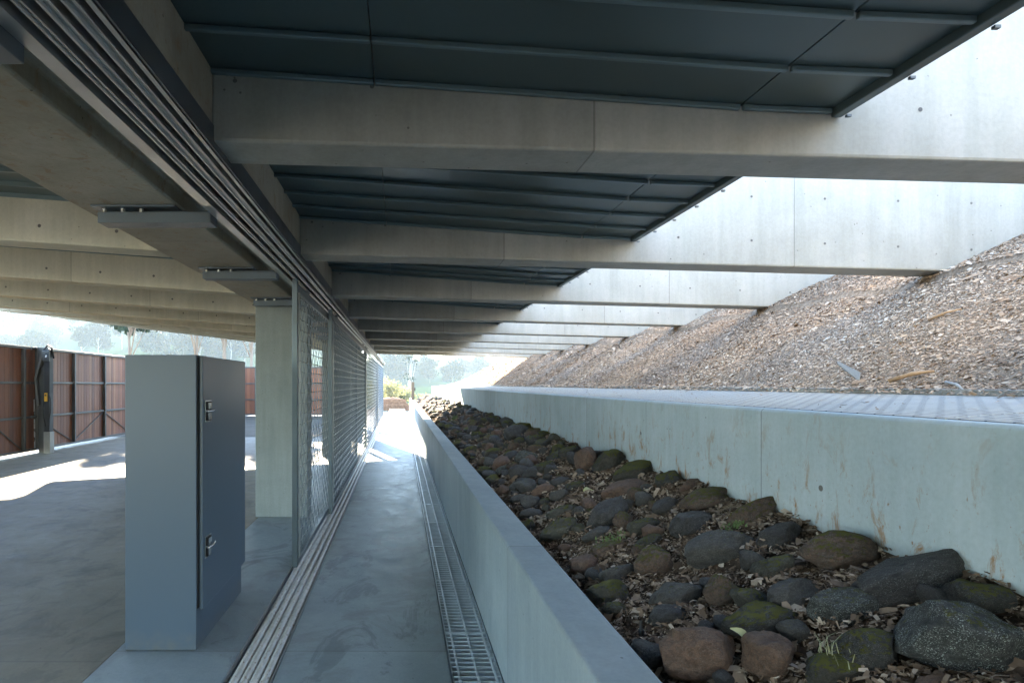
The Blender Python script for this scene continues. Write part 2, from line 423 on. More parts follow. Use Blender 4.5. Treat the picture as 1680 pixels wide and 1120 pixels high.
for k in KS:
    y0, y1 = BY(k), BY(k)+TH
    b = MB(); x0, x1 = -.732, 6.6
    b.hexa([(x0,y0,soff_r(x0)),(x1,y0,soff_r(x1)),(x1,y1,soff_r(x1)),(x0,y1,soff_r(x0)),(x0,y0,TOPR),(x1,y0,TOPR),(x1,y1,TOPR),(x0,y1,TOPR)])
    t = b
    for i in range(12):
        x = -.64+.53*i
        for row, dz in ((0, .235), (1, -.02)):
            if row == 0: z = EYE+1.172-.042*(x+.64)
            else: z = EYE+1.172+.26-.03*x
            if x > 4.4 or (row == 1 and x < 1.9): continue
            t.disc_y(x, y0-.0015, z, .0088, m=1)
    b.build('cross_beam', [M['beam'], M['tie']], pav, bevel=.012)
    ya, za = left_pt(k, -1.752); yb, zb = left_pt(k, LE)
    b = MB(); H = .8
    b.hexa([(LE,yb,zb),(-1.752,ya,za),(-1.752,ya+TH,za),(LE,yb+TH,zb),(LE,yb,zb+H),(-1.752,ya,za+H),(-1.752,ya+TH,za+H),(LE,yb+TH,zb+H)])
    for i in range(9):
        x = -2.05-.55*i; yy, zz = left_pt(k, x)
        b.disc_y(x, yy-.0025, zz+.12, .013, m=1)
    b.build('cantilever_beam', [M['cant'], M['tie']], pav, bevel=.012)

# roof sheets on the right of the edge beam: pans with hanging ribs, a fold, an edge flashing and clips
def zr(x): return EYE+1.214-.069*(x+.73) if x <= 1.31 else EYE+1.073-.042*(x-1.31)
NP = 6
for k in range(-7, 8):
    ya, yb = BY(k)+TH+.004, BY(k+1)-.004
    b = MB()
    for (xa, xb) in ((-.728, -.102), (-.098, 1.307), (1.313, 1.66)):
        p = [(xa,ya,zr(xa)),(xb,ya,zr(xb)),(xb,yb,zr(xb)),(xa,yb,zr(xa))]
        b.hexa(p+[(x,y,z+.04) for x,y,z in p])
    # continuous sheet over the pans closes the joints
    for (xa, xb) in ((-.728, 1.31), (1.31, 1.66)):
        p = [(xa,ya,zr(xa)+.042),(xb,ya,zr(xb)+.042),(xb,yb,zr(xb)+.042),(xa,yb,zr(xa)+.042)]
        b.hexa(p+[(x,y,z+.03) for x,y,z in p])
    ro = b.build('roof_sheet', M['roof'], pav)
    for i in range(NP+1):
        y = ya+(yb-ya)*i/NP; y_0, y_1 = (y-.009, y+.009)
        if i == 0: y_0, y_1 = y+.001, y+.02
        if i == NP: y_0, y_1 = y-.02, y-.001
        r = MB()
        p_ = [(-.728, .022), (-.102, .022)], [(-.098, .022), (1.303, .022)], [(1.317, .021), (1.655, .021)]
        for seg in p_:
            (xa, h), (xb, _) = seg
            p = [(xa,y_0,zr(xa)-h),(xb,y_0,zr(xb)-h),(xb,y_1,zr(xb)-h),(xa,y_1,zr(xa)-h)]
            r.hexa(p+[(x,yy,z+h-.001) for x,yy,z in p])
        r.build('roof_rib', M['roofrib'], ro, bevel=.004)
    e = MB(); xa, xb = 1.662, 1.70
    e.hexa([(xa,ya,zr(xa)-.03),(xb,ya,zr(xb)-.03),(xb,yb,zr(xb)-.03),(xa,yb,zr(xa)-.03),(xa,ya,zr(xa)+.10),(xb,ya,zr(xb)+.10),(xb,yb,zr(xb)+.10),(xa,yb,zr(xa)+.10)])
    e.build('edge_flashing', M['roof'], ro, bevel=.004)
    for i in range(NP+1):
        y = ya+.03+(yb-ya-.06)*i/NP; c = MB()
        c.box(1.698, 1.715, y-.006, y+.006, zr(1.7)-.040, zr(1.7)-.031)
        c.build('flashing_clip', M['bracket'], ro)
    # left roof sheet
    b = MB(); N = 6
    def lp(x, f):
        a, z1 = left_pt(k, x); c_, z2 = left_pt(k+1, x)
        yy = (a+TH+.003)*(1-f)+(c_-.003)*f
        return yy, z1*(1-f)+z2*f+.34
    x0, x1 = LE+.1, -1.755
    def quad(xa, xb, f0, f1, dz, h):
        p = []
        for (x, f) in ((xa, f0), (xb, f0), (xb, f1), (xa, f1)):
            yy, zz = lp(x, f); p.append((x, yy, zz+dz))
        b.hexa(p+[(x, yy, z+h) for x, yy, z in p])
    quad(x0, x1, 0, 1, 0, .06)
    lo = b.build('roof_sheet', M['roof'], pav)
    b = MB()
    for i in range(N+1):
        f = i/N; f0, f1 = max(0, f-.007), min(1, f+.007)
        quad(x0, x1, f0, f1, -.03, .029)
    b.build('roof_rib', M['roofrib'], lo)

# columns under the edge beam
for y in (6.97, 12.9, BY(8)-.1):
    b = MB(); b.box(-1.748, -1.12, y, y+.34, 0, SOF-.002); b.build('column', M['column'], pav, bevel=.012)
for y in (.9,):
    b = MB(); b.box(-1.748, -1.25, y-.9, y-.5, 0, SOF-.002); b.build('column', M['column'], pav, bevel=.012)
# steel brackets that carry the overhead track
for i in range(-1, 9):
    y = 1.465+1.65*i
    b = MB()
    b.box(-1.655, -1.205, y-.03, y+.15, SOF-.014, SOF-.001)          # plate against the soffit
    b.box(-1.63, -1.022, y, y+.11, SOF-.092, SOF-.034)               # bar that reaches to the track
    b.box(-1.63, -1.022, y+.05, y+.06, SOF-.034, SOF-.014)           # web
    br = b.build('track_bracket', M['bracket'], pav, bevel=.003)
    b = MB()
    for x in (-1.60, -1.50, -1.40):
        b.tube([(x, y+.016, SOF-.014), (x, y+.016, SOF-.034)], .012, 6)
    b.build('bolt', M['bolt'], br)

# ------------------------------------------------------------------ overhead and floor tracks
Y0T, Y1T = -3.0, 27.9
ZT = EYE+.915
ot = empty('overhead_track', (-.87, 3, ZT), 'long grooved steel track hanging above the mesh gates beside the concrete edge beam', 'track')
b = MB(); b.box(-1.02, -.728, Y0T, Y1T, ZT+.05, ZT+.066); b.build('backing_plate', M['trackdark'], ot)
b = MB(); b.prism_y([(-1.02, ZT), (-.969, ZT), (-.969, ZT+.05), (-.978, ZT+.05), (-.978, ZT+.008), (-1.012, ZT+.008), (-1.012, ZT+.05), (-1.02, ZT+.05)], Y0T, Y1T); b.build('side_channel', M['track'], ot)
for (xa, xb) in ((-.94, -.907), (-.881, -.84), (-.82, -.778), (-.756, -.741)):
    b = MB(); w = xb-xa
    b.prism_y([(xa, ZT+.012), (xa+.006, ZT+.002), (xa+.012, ZT+.002), (xa+.016, ZT+.01), (xb-.016 if w > .03 else xa+.0165, ZT+.01), (xb-.006 if w > .03 else xa+.0166, ZT+.002), (xb, ZT+.002), (xb, ZT+.0495), (xa, ZT+.0495)] if w > .03 else [(xa, ZT+.004), (xb, ZT+.004), (xb, ZT+.0495), (xa, ZT+.0495)], Y0T, Y1T)
    b.build('rail', M['track'], ot)
b = MB(); b.box(-.728, -.722, Y0T, Y1T, ZT-.003, ZT+.085); b.build('fascia_plate', M['fascia'], ot)
b = MB()
for y in np.arange(.4, 18, 1.65):
    for x in (-.955, -.894, -.83, -.767): b.tube([(x, y, ZT+.049), (x, y, ZT+.03)], .007, 6)
b.build('bolt', M['trackdark'], ot)
b = MB(); b.box(-.91, -.83, 27.75, 27.83, 0, ZT+.05); b.build('end_post', M['gatesteel'], ot)

ft = empty('floor_track', (-.83, 3, -.028), 'set of four worn pipe rails let into the concrete floor under the mesh gates', 'track')
RX = (-.905, -.85, -.795, -.74)
for x in RX:
    b = MB(); b.prism_y([(x+.0255*math.cos(a), -.028+.006+.029*max(0, math.sin(a))) for a in [math.pi*i/8 for i in range(8, -1, -1)]][::-1]+[(x-.0255, -.028), (x+.0255, -.028)], Y0T-2, 27.9)
    o = b.build('rail', M['rail'], ft)
    for p in o.data.polygons: p.use_smooth = len(p.vertices) == 4
b = MB()
b.box(-.957, -.951, -5, 28, -.03, .003); b.build('edge_strip', M['track'], ft)
b = MB(); b.box(-.701, -.695, -5, 28, -.03, .003); b.build('edge_strip', M['track'], ft)

# ------------------------------------------------------------------ sliding mesh gates
GL, GZ0, GZ1 = 6.86, .035, EYE+.865
def make_gate(x, y):
    g = empty('mesh_gate', (x, y, 0))
    b = MB(); h = .0225
    b.box(x-h, x+h, y, y+.062, GZ0, GZ1+.035); b.build('gate_post', M['gatesteel'], g, bevel=.003)
    b = MB(); b.box(x-h, x+h, y+GL-.062, y+GL, GZ0, GZ1+.035); b.build('gate_post', M['gatesteel'], g, bevel=.003)
    b = MB(); b.box(x-h, x+h, y+.0625, y+GL-.0625, GZ1-.075, GZ1); b.build('top_rail', M['gatesteel'], g, bevel=.003)
    b = MB(); b.box(x-h, x+h, y+.0625, y+GL-.0625, GZ0, GZ0+.06); b.build('bottom_rail', M['gatesteel'], g, bevel=.003)
    b = MB()   # bright angle that holds the mesh
    e = .018; xa, xb = x+.0235, x+.034
    for (a0, a1, c0, c1) in ((y+.064, y+.064+e, GZ0+.062, GZ1-.077), (y+GL-.064-e, y+GL-.064, GZ0+.062, GZ1-.077), (y+.0825, y+GL-.0825, GZ1-.077-e, GZ1-.077), (y+.0825, y+GL-.0825, GZ0+.062, GZ0+.062+e)):
        b.box(xa, xb, a0, a1, c0, c1)
    b.build('mesh_trim', M['wire'], g)
    b = MB(); p = .095; am = .0065; z0, z1 = GZ0+.06, GZ1-.076; ya, yb = y+.062, y+GL-.062
    nz = int((z1-z0)/p); ny = int((yb-ya)/p)
    for i in range(1, nz+1):
        z = z0+i*p
        b.tube([(x+.028*0+am*math.cos(math.pi*(j/2+i)), ya+(yb-ya)*j/(2*ny), z+am*.5*math.sin(math.pi*(j/2+i)+.5)) for j in range(2*ny+1)], .0046, 4, m=1, cap=False)
    for i in range(1, ny):
        yy = ya+(yb-ya)*i/ny
        b.tube([(x-am*math.cos(math.pi*(j/2+i)), yy, z0+(z1-z0)*j/(2*nz)) for j in range(2*nz+1)], .0040, 4, cap=False)
    b.build('wire_mesh', [M['wireshaded'], M['wire']], g, smooth=True)
    b = MB()
    for yy in (y+.7, y+GL-.7): b.box(x-.012, x+.012, yy-.05, yy+.05, GZ1+.001, GZ1+.05)
    b.build('hanger', M['bracket'], g)
    return g
g1 = make_gate(-.905, 4.95)
GG = 'sliding wire mesh gates along the path'
tag(g1, 'sliding wire mesh gate nearest the grey cabinet, its front post beside the concrete column', 'gate', GG)
for x, y, lab in ((-.85, 7.0, 'second sliding wire mesh gate, overlapping the first one beside the column'),
                  (-.85, 14.0, 'third sliding wire mesh gate along the path, under the far end of the roof'),
                  (-.85, 20.95, 'farthest sliding wire mesh gate, standing in the sun past the roof')):
    c = copy_tree(g1); c.location = (x, y, 0); tag(c, lab, 'gate', GG)

# ------------------------------------------------------------------ grey cabinet
CX0, CX1, CY0, CY1, CH = -1.655, -1.226, 3.478, 4.46, 1.776
cab = empty('electrical_cabinet', ((CX0+CX1)/2, (CY0+CY1)/2, 0), 'tall blue grey steel electrical cabinet with one wide door, standing on the floor', 'cabinet')
b = MB(); b.box(CX0, CX1, CY0, CY1, .004, CH); b.build('body', M['paint'], cab, bevel=.004)
b = MB(); b.box(CX1+.0005, CX1+.006, CY0+.012, CY1-.008, .25, CH-.014); b.build('door_gap', M['gap'], cab)
b = MB(); b.box(CX1+.0062, CX1+.030, CY0+.030, CY1+.002, .236, CH-.004); dr = b.build('door', M['paint'], cab, bevel=.005)
b = MB(); b.tube([(-1.35, CY0-.001, .36), (-1.35, CY0+.004, .36)], .012, 12); b.build('cover_cap', M['paint'], cab)
for z in (EYE-.165, EYE-1.0):
    x = CX1+.031; y = CY0+.115
    b = MB(); b.box(x, x+.004, y-.055, y+.055, z-.068, z+.068)
    h = b.build('handle', M['chrome'], dr, bevel=.002)
    b = MB(); b.box(x+.0042, x+.012, y-.035, y+.035, z-.058, z-.006); b.box(x+.0042, x+.012, y-.035, y+.035, z+.006, z+.058); b.build('handle_recess', M['gap'], h, bevel=.002)
    b = MB(); b.box(x+.0122, x+.016, y-.028, y+.024, z-.052, z-.012); b.box(x+.0122, x+.016, y-.028, y+.024, z+.012, z+.052)
    b.build('handle_plate', M['chrome'], h, bevel=.003)
    b = MB(); b.tube([(x+.017, y-.05, z), (x+.024, y, z), (x+.027, y+.03, z+.006), (x+.026, y+.055, z+.012)], [.006, .008, .007, .006], 8); b.build('lever', M['chrome'], h, smooth=True)

# ------------------------------------------------------------------ low wall, drain, tall wall, walkway
slw = MB(); slw.box(.560, .747, -11.4, 36, -.2, EYE-.845)
tag(slw.build('kerb_wall', M['lowwall'], bevel=.01, loc=(.65, 5, 0)), 'low smooth concrete wall between the path drain and the rock bed', 'wall')
gp = None; GLN = .99
GD = 'drain grates in the strip along the low wall'
def make_grate(y):
    g = empty('drain_grate', (.415, y, -.03))
    b = MB(); z0, z1 = -.028, -.002
    n = 18
    for i in range(n+1):
        yy = y+.006+(GLN-.012)*i/n; t = .008 if 0 < i < n else .012
        b.box(.290, .548, yy-t/2, yy+t/2, z0, z1)
    b.build('cross_bar', M['galv'], g)
    for x in (.2925, .322, .424, .522, .5455):
        b = MB(); w = .0055 if x in (.322, .424, .522) else .0025
        b.box(x-w, x+w, y+.002, y+GLN-.002, z1+.0005, z1+.006) if w > .003 else b.box(x-w+ (-.004 if x < .4 else .004), x+w+(-.004 if x < .4 else .004), y+.002, y+GLN-.002, z0, z1)
        b.build('long_bar', M['galv'], g)
    return g
for i, y in enumerate(np.arange(1.74, 24.5, 1.0)):
    if i == 0: gp = make_grate(y); g = gp
    else: g = copy_tree(gp); g.location = (.415, y, -.03)
    d = y
    tag(g, 'galvanised drain grate nearest the camera, cut by the bottom of the photo' if i == 0 else
        'second galvanised drain grate from the bottom of the photo, beside the low wall' if i == 1 else
        'third galvanised drain grate from the bottom of the photo, beside the low wall' if i == 2 else
        'fourth galvanised drain grate along the low wall, with shorter looking bars' if i == 3 else
        ('galvanised drain grate in the shaded middle of the strip beside the low wall' if y < 14 else 'small far galvanised drain grate near the sunlit end of the strip'),
        'drain grate', GD if i < 4 else (GD+', middle' if y < 14 else GD+', far end'))
b = MB(); b.box(.276, .284, -4, 24.7, -.16, .001); tag(b.build('drain_edging', M['bracket'], loc=(.28, 5, 0)), 'thin steel angle edging between the path slab and the drain grates', 'edging')
b = MB(); b.box(.5525, .559, -4, 24.7, -.16, .001); tag(b.build('drain_edging', M['bracket'], loc=(.555, 5, 0)), 'thin steel angle edging between the drain grates and the low wall', 'edging')

TX = 1.62; TZ = EYE-.108
tw = MB(); tw.prism_y([(TX, -.3), (TX+.2, -.3), (TX+.2, TZ-.04), (TX+.072, TZ-.04), (TX+.072, TZ), (TX+.012, TZ), (TX, TZ-.012)], -11.4, 30)
two = tw.build('retaining_wall', M['tallwall'], bevel=.006, loc=(TX, 6, 0)); tag(two, 'pale tall concrete retaining wall with rust stains behind the rock bed', 'wall')
t = MB()
for y, z in ((2.23, EYE-.40), (3.9, EYE-.33), (7.4, EYE-.36), (10.2, EYE-.36)):
    t.add([(TX-.0015, y+.012*math.cos(a), z+.012*math.sin(a)) for a in [2*math.pi*i/10 for i in range(10, 0, -1)]], [tuple(range(10))])
t.build('weep_hole', M['tie'], two)

def deck_mat():
    t = NT('perforated_plank'); c = t.n('ShaderNodeTexCoord')
    m = t.n('ShaderNodeMapping', {'Vector': c.outputs['Object'], 'Rotation': (0, 0, R(90)), 'Scale': (1, 1, 1)}).outputs[0]
    br = t.n('ShaderNodeTexBrick', {'Vector': m, 'Scale': 7.0, 'Mortar Size': .035, 'Mortar Smooth': .3, 'Brick Width': .55, 'Row Height': .26, 'Color1': (.46, .44, .38, 1), 'Color2': (.48, .46, .40, 1), 'Mortar': (.13, .13, .13, 1)})
    n = t.noise(t.coord(), 5, 5, .7)
    col = t.mix(t.ramp(n, [(.5, 0), (.7, .5)]), br.outputs['Color'], (.30, .28, .25))
    return t.out(color=col, rough=.65, metal=0, spec=.3, normal=t.bump(br.outputs['Fac'], .8, .008))
M['deck'] = deck_mat()
dk = MB(); nseg = 12
wk = empty('walkway', (2.1, 6, TZ), 'pale perforated metal walkway strip along the top of the retaining wall', 'walkway')
for i, y in enumerate(np.arange(-10.2, 29.5, 2.4)):
    b = MB(); xa, xb = TX+.075, 2.47
    za, zb = TZ-.017, EYE-.07
    p = [(xa, y+.003, za), (xb, y+.003, zb), (xb, y+2.397, zb), (xa, y+2.397, za)]
    b.hexa(p+[(x, yy, z+.02) for x, yy, z in p]); b.build('plank', M['deck'], wk, bevel=.003)
b = MB(); b.box(2.472, 2.50, -3, 29.4, EYE-.2, EYE-.022); b.build('edge_board', M['sleeve'], wk, bevel=.004)
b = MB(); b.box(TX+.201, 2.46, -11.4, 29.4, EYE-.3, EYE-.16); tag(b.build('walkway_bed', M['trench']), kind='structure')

# ------------------------------------------------------------------ rock bed and mulch slope
def bed_z(x): return EYE-.93+.447*(x-.747)
def bed_fn(X, Y):
    return EYE-.945+.447*(X-.747)+.02*np.sin(X*9+Y*3)*np.sin(Y*5.3-X*4)+.012*np.sin(Y*17+X*23)
v, q = grid(np.linspace(.742, 1.626, 16), np.linspace(-11.4, 33, 240), bed_fn)
tag(np_mesh('bed_soil', v, q, M['bed'], smooth=True), kind='structure')
b = MB(); b.box(.747, 1.62, -11.4, 33, -.2, .3); tag(b.build('bed_subsoil', M['bed']), kind='structure')
def mul_fn(X, Y):
    s = X-2.49
    z = EYE-.055+np.where(s < .25, s*s*1.1+.25*s, .25*.25*1.1+.0625+(s-.25)*.59)
    z = np.where(X > 3.9, EYE+.80+(X-3.9)*.54, z)
    z = np.minimum(z, EYE+1.95+.03*(X-6))
    sc = .018*np.cos(2*np.pi*(Y-2.36)/PITCH)*sstep(2.6, 3.4, X)*sstep(34, 20, Y)   # heaps under the openings
    z = z-sc+.022*np.sin(Y*2.3+X*3.1)+.013*np.sin(Y*6.1-X*4.3)
    return z-sstep(24, 36, Y)*(X-2.3)*.35
v, q = grid(np.concatenate([np.linspace(2.49, 5.4, 60), np.linspace(5.7, 12, 12)]), np.linspace(-12, 36, 340), mul_fn)
tag(np_mesh('mulch_slope', v, q, M['mulch'], smooth=True), kind='structure')
# hill behind the slope
def hill_fn(X, Y): return np.where(X < 12.1, EYE+1.6, EYE+1.95+.14*(X-12))-sstep(24, 40, Y)*(EYE+1.6+2+.1*(X-12))
v, q = grid(np.linspace(11.9, 120, 30), np.linspace(-80, 60, 50), hill_fn)
tag(np_mesh('hillside', v, q, M['ground'], smooth=True), kind='structure')

def chips(name, n, xr, yr, zf, size, mat, seed, tint_fn=None, tilt=.32, lift=.006):
    g = np.random.default_rng(seed)
    x = g.uniform(*xr, n); u = g.uniform(0, 1, n)
    a, c = yr; y = a+(c-a)*u
    z = zf(x, y)+g.uniform(0, lift, n)
    L = size*np.exp(g.normal(0, .45, n)); Wd = L*g.uniform(.18, .55, n)
    th = g.uniform(0, 2*np.pi, n)
    # local frame on the slope
    e = .02; dzx = (zf(x+e, y)-zf(x-e, y))/(2*e); dzy = (zf(x, y+e)-zf(x, y-e))/(2*e)
    nx, ny, nz = -dzx+g.normal(0, tilt, n), -dzy+g.normal(0, tilt, n), np.ones(n)
    N = np.stack([nx, ny, nz], 1); N /= np.linalg.norm(N, axis=1)[:, None]
    T = np.stack([np.cos(th), np.sin(th), np.zeros(n)], 1); T -= N*(T*N).sum(1)[:, None]; T /= np.linalg.norm(T, axis=1)[:, None]
    B = np.cross(N, T); C = np.stack([x, y, z], 1)
    hl, hw = (L/2)[:, None], (Wd/2)[:, None]
    k = (L*g.uniform(-.12, .18, n))[:, None]
    tp = g.uniform(.45, 1, n)[:, None]
    P = np.stack([C-T*hl-B*hw, C+N*k-B*hw, C+T*hl-B*hw*tp, C+T*hl+B*hw*tp, C+N*k+B*hw, C-T*hl+B*hw], 1).reshape(-1, 3)
    i = (np.arange(n)*6)[:, None]
    Q = np.concatenate([i+np.array([[0, 1, 4, 5]]), i+np.array([[1, 2, 3, 4]])], 0)
    tint = np.clip(g.beta(1.6, 1.9, n)+(tint_fn(x, y) if tint_fn else 0), 0, 1)
    return P, Q, np.repeat(tint, 6)
def join_chips(name, parts, mat, label):
    V, Qs, Ts, o = [], [], [], 0
    for P, Q, T in parts: V.append(P); Qs.append(Q+o); Ts.append(T); o += len(P)
    ob = np_mesh(name, np.concatenate(V), np.concatenate(Qs), mat, np.concatenate(Ts))
    return tag(ob, label, 'wood chips', None, 'stuff')
mt = lambda x, y: .10*np.sin(y*1.3+x*.8)+.06*np.sin(y*3.7-x*2)
join_chips('mulch_chips', [
    chips('a', 84000, (2.47, 5.0), (1.4, 4.6), mul_fn, .0125, 0, 1, mt),
    chips('b', 76000, (2.47, 5.2), (4.6, 9.0), mul_fn, .0155, 0, 2, mt),
    chips('c', 50000, (2.47, 5.4), (9.0, 17.5), mul_fn, .024, 0, 3, mt),
    chips('d', 12000, (2.47, 5.6), (17.5, 34), mul_fn, .06, 0, 4, mt),
    chips('f', 700, (1.75, 2.46), (1.4, 12), lambda x, y: TZ+.004+(EYE-.05-TZ)*np.clip((x-1.7)/.77, 0, 1), .014, 0, 6, mt, .1, .003),
    chips('g', 3000, (2.36, 2.5), (1.4, 14), lambda x, y: EYE-.047+.03*np.clip((x-2.40)/.1, 0, 1), .016, 0, 7, mt, .3, .012),
    chips('e', 1500, (2.48, 4.9), (1.4, 7), mul_fn, .030, 0, 5, mt, .3, .012)], M['mulchchip'],
    'pale brown wood chip mulch covering the slope above the walkway')
bf = lambda x, y: bed_fn(x, y)
join_chips('bed_chips', [
    chips('a', 34000, (.750, 1.615), (1.1, 3.6), bf, .0135, 0, 11, None, .55, .02),
    chips('b', 20000, (.750, 1.615), (3.6, 7.5), bf, .019, 0, 12, None, .55, .02),
    chips('c', 7000, (.750, 1.615), (7.5, 20), bf, .035, 0, 13, None, .5, .02),
    chips('d', 1100, (.750, 1.615), (1.1, 4.5), bf, .028, 0, 14, None, .4, .03)], M['bedchip'],
    'dark brown wood chips lying between the rocks of the bed')

# rocks ------------------------------------------------------------
def ico(sub):
    bm = bmesh.new(); bmesh.ops.create_icosphere(bm, subdivisions=sub, radius=1)
    bm.verts.ensure_lookup_table(); v = np.array([x.co[:] for x in bm.verts]); f = np.array([[x.index for x in p.verts] for p in bm.faces]); bm.free()
    return v, f
ICO = {s: ico(s) for s in (2, 3, 4)}
def rock_mesh(seed, sub, rough=.17, box=.35):
    v, f = ICO[sub]; g = np.random.default_rng(seed)
    # flattened facets: cut the ball with random planes, then soften
    d = v.copy()
    r = np.ones(len(v))
    for _ in range(13):
        n = g.normal(size=3); n /= np.linalg.norm(n); h = g.uniform(.60, .94)
        c = v@n; lim = np.where(c > 1e-3, h/np.maximum(c, 1e-3), 9)
        m = lim < r; r = np.where(m, r*.1+lim*.9, r)
    o = g.uniform(-50, 50, 3)
    nz = np.array([mnoise.fractal(Vector((p*1.25+o).tolist()), .9, 2.1, 4) for p in v])
    fn = np.array([mnoise.noise(Vector((p*5.5+o).tolist())) for p in v])
    r = r*(1+rough*nz*.8+.028*fn)
    d = v*r[:, None]; d /= np.abs(d).max(0)[None, :]
    me = bpy.data.meshes.new('rock')
    me.from_pydata(d.tolist(), [], f.tolist()); me.polygons.foreach_set('use_smooth', [True]*len(f)); me.update()
    return me
taken = []
def place_rock(x, y, z, rx, ry, rz, me, mat, label, rz_rot, tilt, group=None):
    m2 = me
    o = bpy.data.objects.new('rock', m2); COL.objects.link(o)
    o.location = (x, y, z); o.scale = (rx, ry, rz); o.rotation_euler = (tilt[0], tilt[1], rz_rot)
    if not m2.materials: m2.materials.append(mat)
    o.material_slots[0].link = 'OBJECT'; o.material_slots[0].material = mat
    tag(o, label, 'rock', group)
    return o
ROCKS = [
 (1576,1044,167,146,'lich',0,'largest round dark rock speckled with white lichen, in the bottom right corner'),
 (1489,952,172,80,'dark',-8,'long dark blue grey rock with moss on its left end, against the tall wall'),
 (1379,905,116,76,'brownm',8,'reddish brown rounded boulder with a mossy left edge, at the foot of the tall wall'),
 (1278,881,80,44,'dark',0,'dark rock with a white streak on top, left of the reddish brown boulder'),
 (1394,994,113,68,'lich',6,'mossy rock with pale speckles just left of the big lichen rock'),
 (1427,1068,106,80,'darkm',12,'dark egg shaped rock with a mossy left side, left of the biggest rock'),
 (1305,976,100,56,'grey',0,'smooth grey brown wedge of rock above the chips, left of the speckled mossy rock'),
 (1275,934,62,56,'olive',0,'olive brown squarish rock below the dark rock with the white streak'),
 (1236,922,32,46,'grey',0,'small upright grey stone beside the olive brown rock'),
 (1251,1018,120,58,'darkm',4,'low dark rock with a bright moss patch on its left end'),
 (1266,1077,80,78,'brown',0,'round brown boulder at the bottom beside the yellow leaf'),
 (1152,1074,122,100,'brown',14,'big brown boulder with a dark left side at the bottom edge of the photo'),
 (1368,1100,90,56,'moss',0,'moss covered rock with grass blades at the bottom edge'),
 (1537,1122,64,36,'brown',0,'brown rock cut off by the bottom edge below the biggest rock'),
 (1093,1011,64,47,'dark',0,'dark purple grey rounded stone above the big brown boulder'),
 (1001,979,66,52,'moss',0,'square moss green rock beside the low wall'),
 (1111,978,82,54,'grey',0,'flat grey brown rock behind the dark purple stone'),
 (1191,972,58,60,'brownm',-14,'upright brown rock with a dark left edge in the middle of the bed'),
 (1072,921,62,54,'brownm',0,'brown rock with a green moss patch on its face'),
 (1011,943,60,40,'grey',0,'low grey brown rock just above the square mossy one'),
 (960,927,46,40,'brown',0,'round rusty brown stone close to the low wall'),
 (998,903,70,34,'brownm',0,'brown flat rock with a tuft of small green plants on top'),
 (926,901,25,20,'brown',0,'little rust red stone by the edge of the low wall'),
 (923,869,72,38,'olive',0,'grey green loaf shaped rock beside the low wall'),
 (980,876,46,23,'grey',0,'small pale grey rock right of the loaf shaped one'),
 (1178,901,108,62,'grey',-6,'large flat dark grey slab of rock in the middle of the bed'),
 (1140,860,88,48,'dark',0,'dark purple brown rock just above the large grey slab'),
 (1066,887,46,20,'olive',0,'flat little grey green rock left of the large grey slab'),
 (1056,863,56,30,'olive',0,'greenish grey rock left of the dark purple brown one'),
 (1001,845,82,48,'dark',-18,'dark angular rock leaning to the right above the pale grey rock'),
 (1162,821,84,38,'brownm',0,'brown rock with a dark speckled top near the tall wall'),
 (1095,829,48,30,'dark',0,'dark rock sprinkled with chips left of the speckled brown one'),
 (1056,818,30,26,'grey',0,'small grey stone between the reddish rock and the dark one'),
 (1024,803,74,32,'brown',0,'broad reddish brown rock below the bright mossy mound'),
 (1098,790,54,38,'darkm',0,'dark green rock touching the tall wall right of the bright mossy mound'),
 (1140,795,40,27,'brown',0,'brown stone against the tall wall right of the dark green rock'),
 (1246,843,84,50,'brownm',-10,'brown and green rock against the tall wall left of the rock with the white streak'),
 (1043,774,66,36,'moss',0,'bright yellow green moss covered rock against the tall wall'),
 (961,757,40,56,'brown',0,'upright red brown rock leaning on the tall wall among mossy ones'),
 (1000,760,52,46,'moss',0,'mossy pointed rock between the upright red one and the bright mossy mound'),
 (936,745,34,36,'darkm',0,'grey rock with a moss cap left of the upright red brown rock'),
 (914,742,32,28,'moss',0,'mossy lump left of the grey rock with the moss cap'),
 (863,752,40,32,'lich',0,'grey lichen spotted rock halfway down the bed'),
 (847,712,48,36,'dark',0,'dark brown block of rock in the shaded middle of the bed'),
 (871,844,40,23,'dark',0,'dark blue grey stone by the low wall left of the loaf shaped rock'),
 (922,841,52,26,'olive',0,'grey green low rock just above the loaf shaped one'),
 (968,830,26,33,'brown',0,'rust coloured upright stone left of the dark angular rock'),
 (890,806,42,25,'brown',0,'brown rounded stone in the chips halfway along the bed'),
 (853,817,32,18,'grey',0,'small flat grey stone near the low wall by the brown rounded one'),
 (826,806,26,25,'brown',0,'dark red stone touching the low wall halfway along the bed'),
 (917,812,30,24,'grey',0,'grey stone right of the brown rounded one'),
 (920,792,40,21,'dark',0,'low dark stone below the moss lumps'),
 (944,798,32,24,'darkm',0,'mossy dark stone below the upright red brown rock'),
 (853,795,38,25,'grey',0,'grey stone above the small flat one near the low wall'),
 (876,776,36,24,'dark',0,'dark stone between the lichen spotted rock and the brown rounded one'),
 (826,772,28,18,'lich',0,'pale lichen dotted stone near the low wall in the shaded part'),
 (896,768,32,24,'darkm',0,'mossy dark stone right of the lichen spotted rock'),
 (808,745,34,22,'moss',0,'mossy green lump close to the low wall in the shaded part'),
 (880,722,34,26,'darkm',0,'dark rock against the tall wall beyond the mossy lump'),
]
def on_bed(cx, cy):
    D = 1.264*F/(.447*(cx-VX)+(cy-VY)); return (cx-VX)/F*D, D, EYE-(cy-VY)/F*D
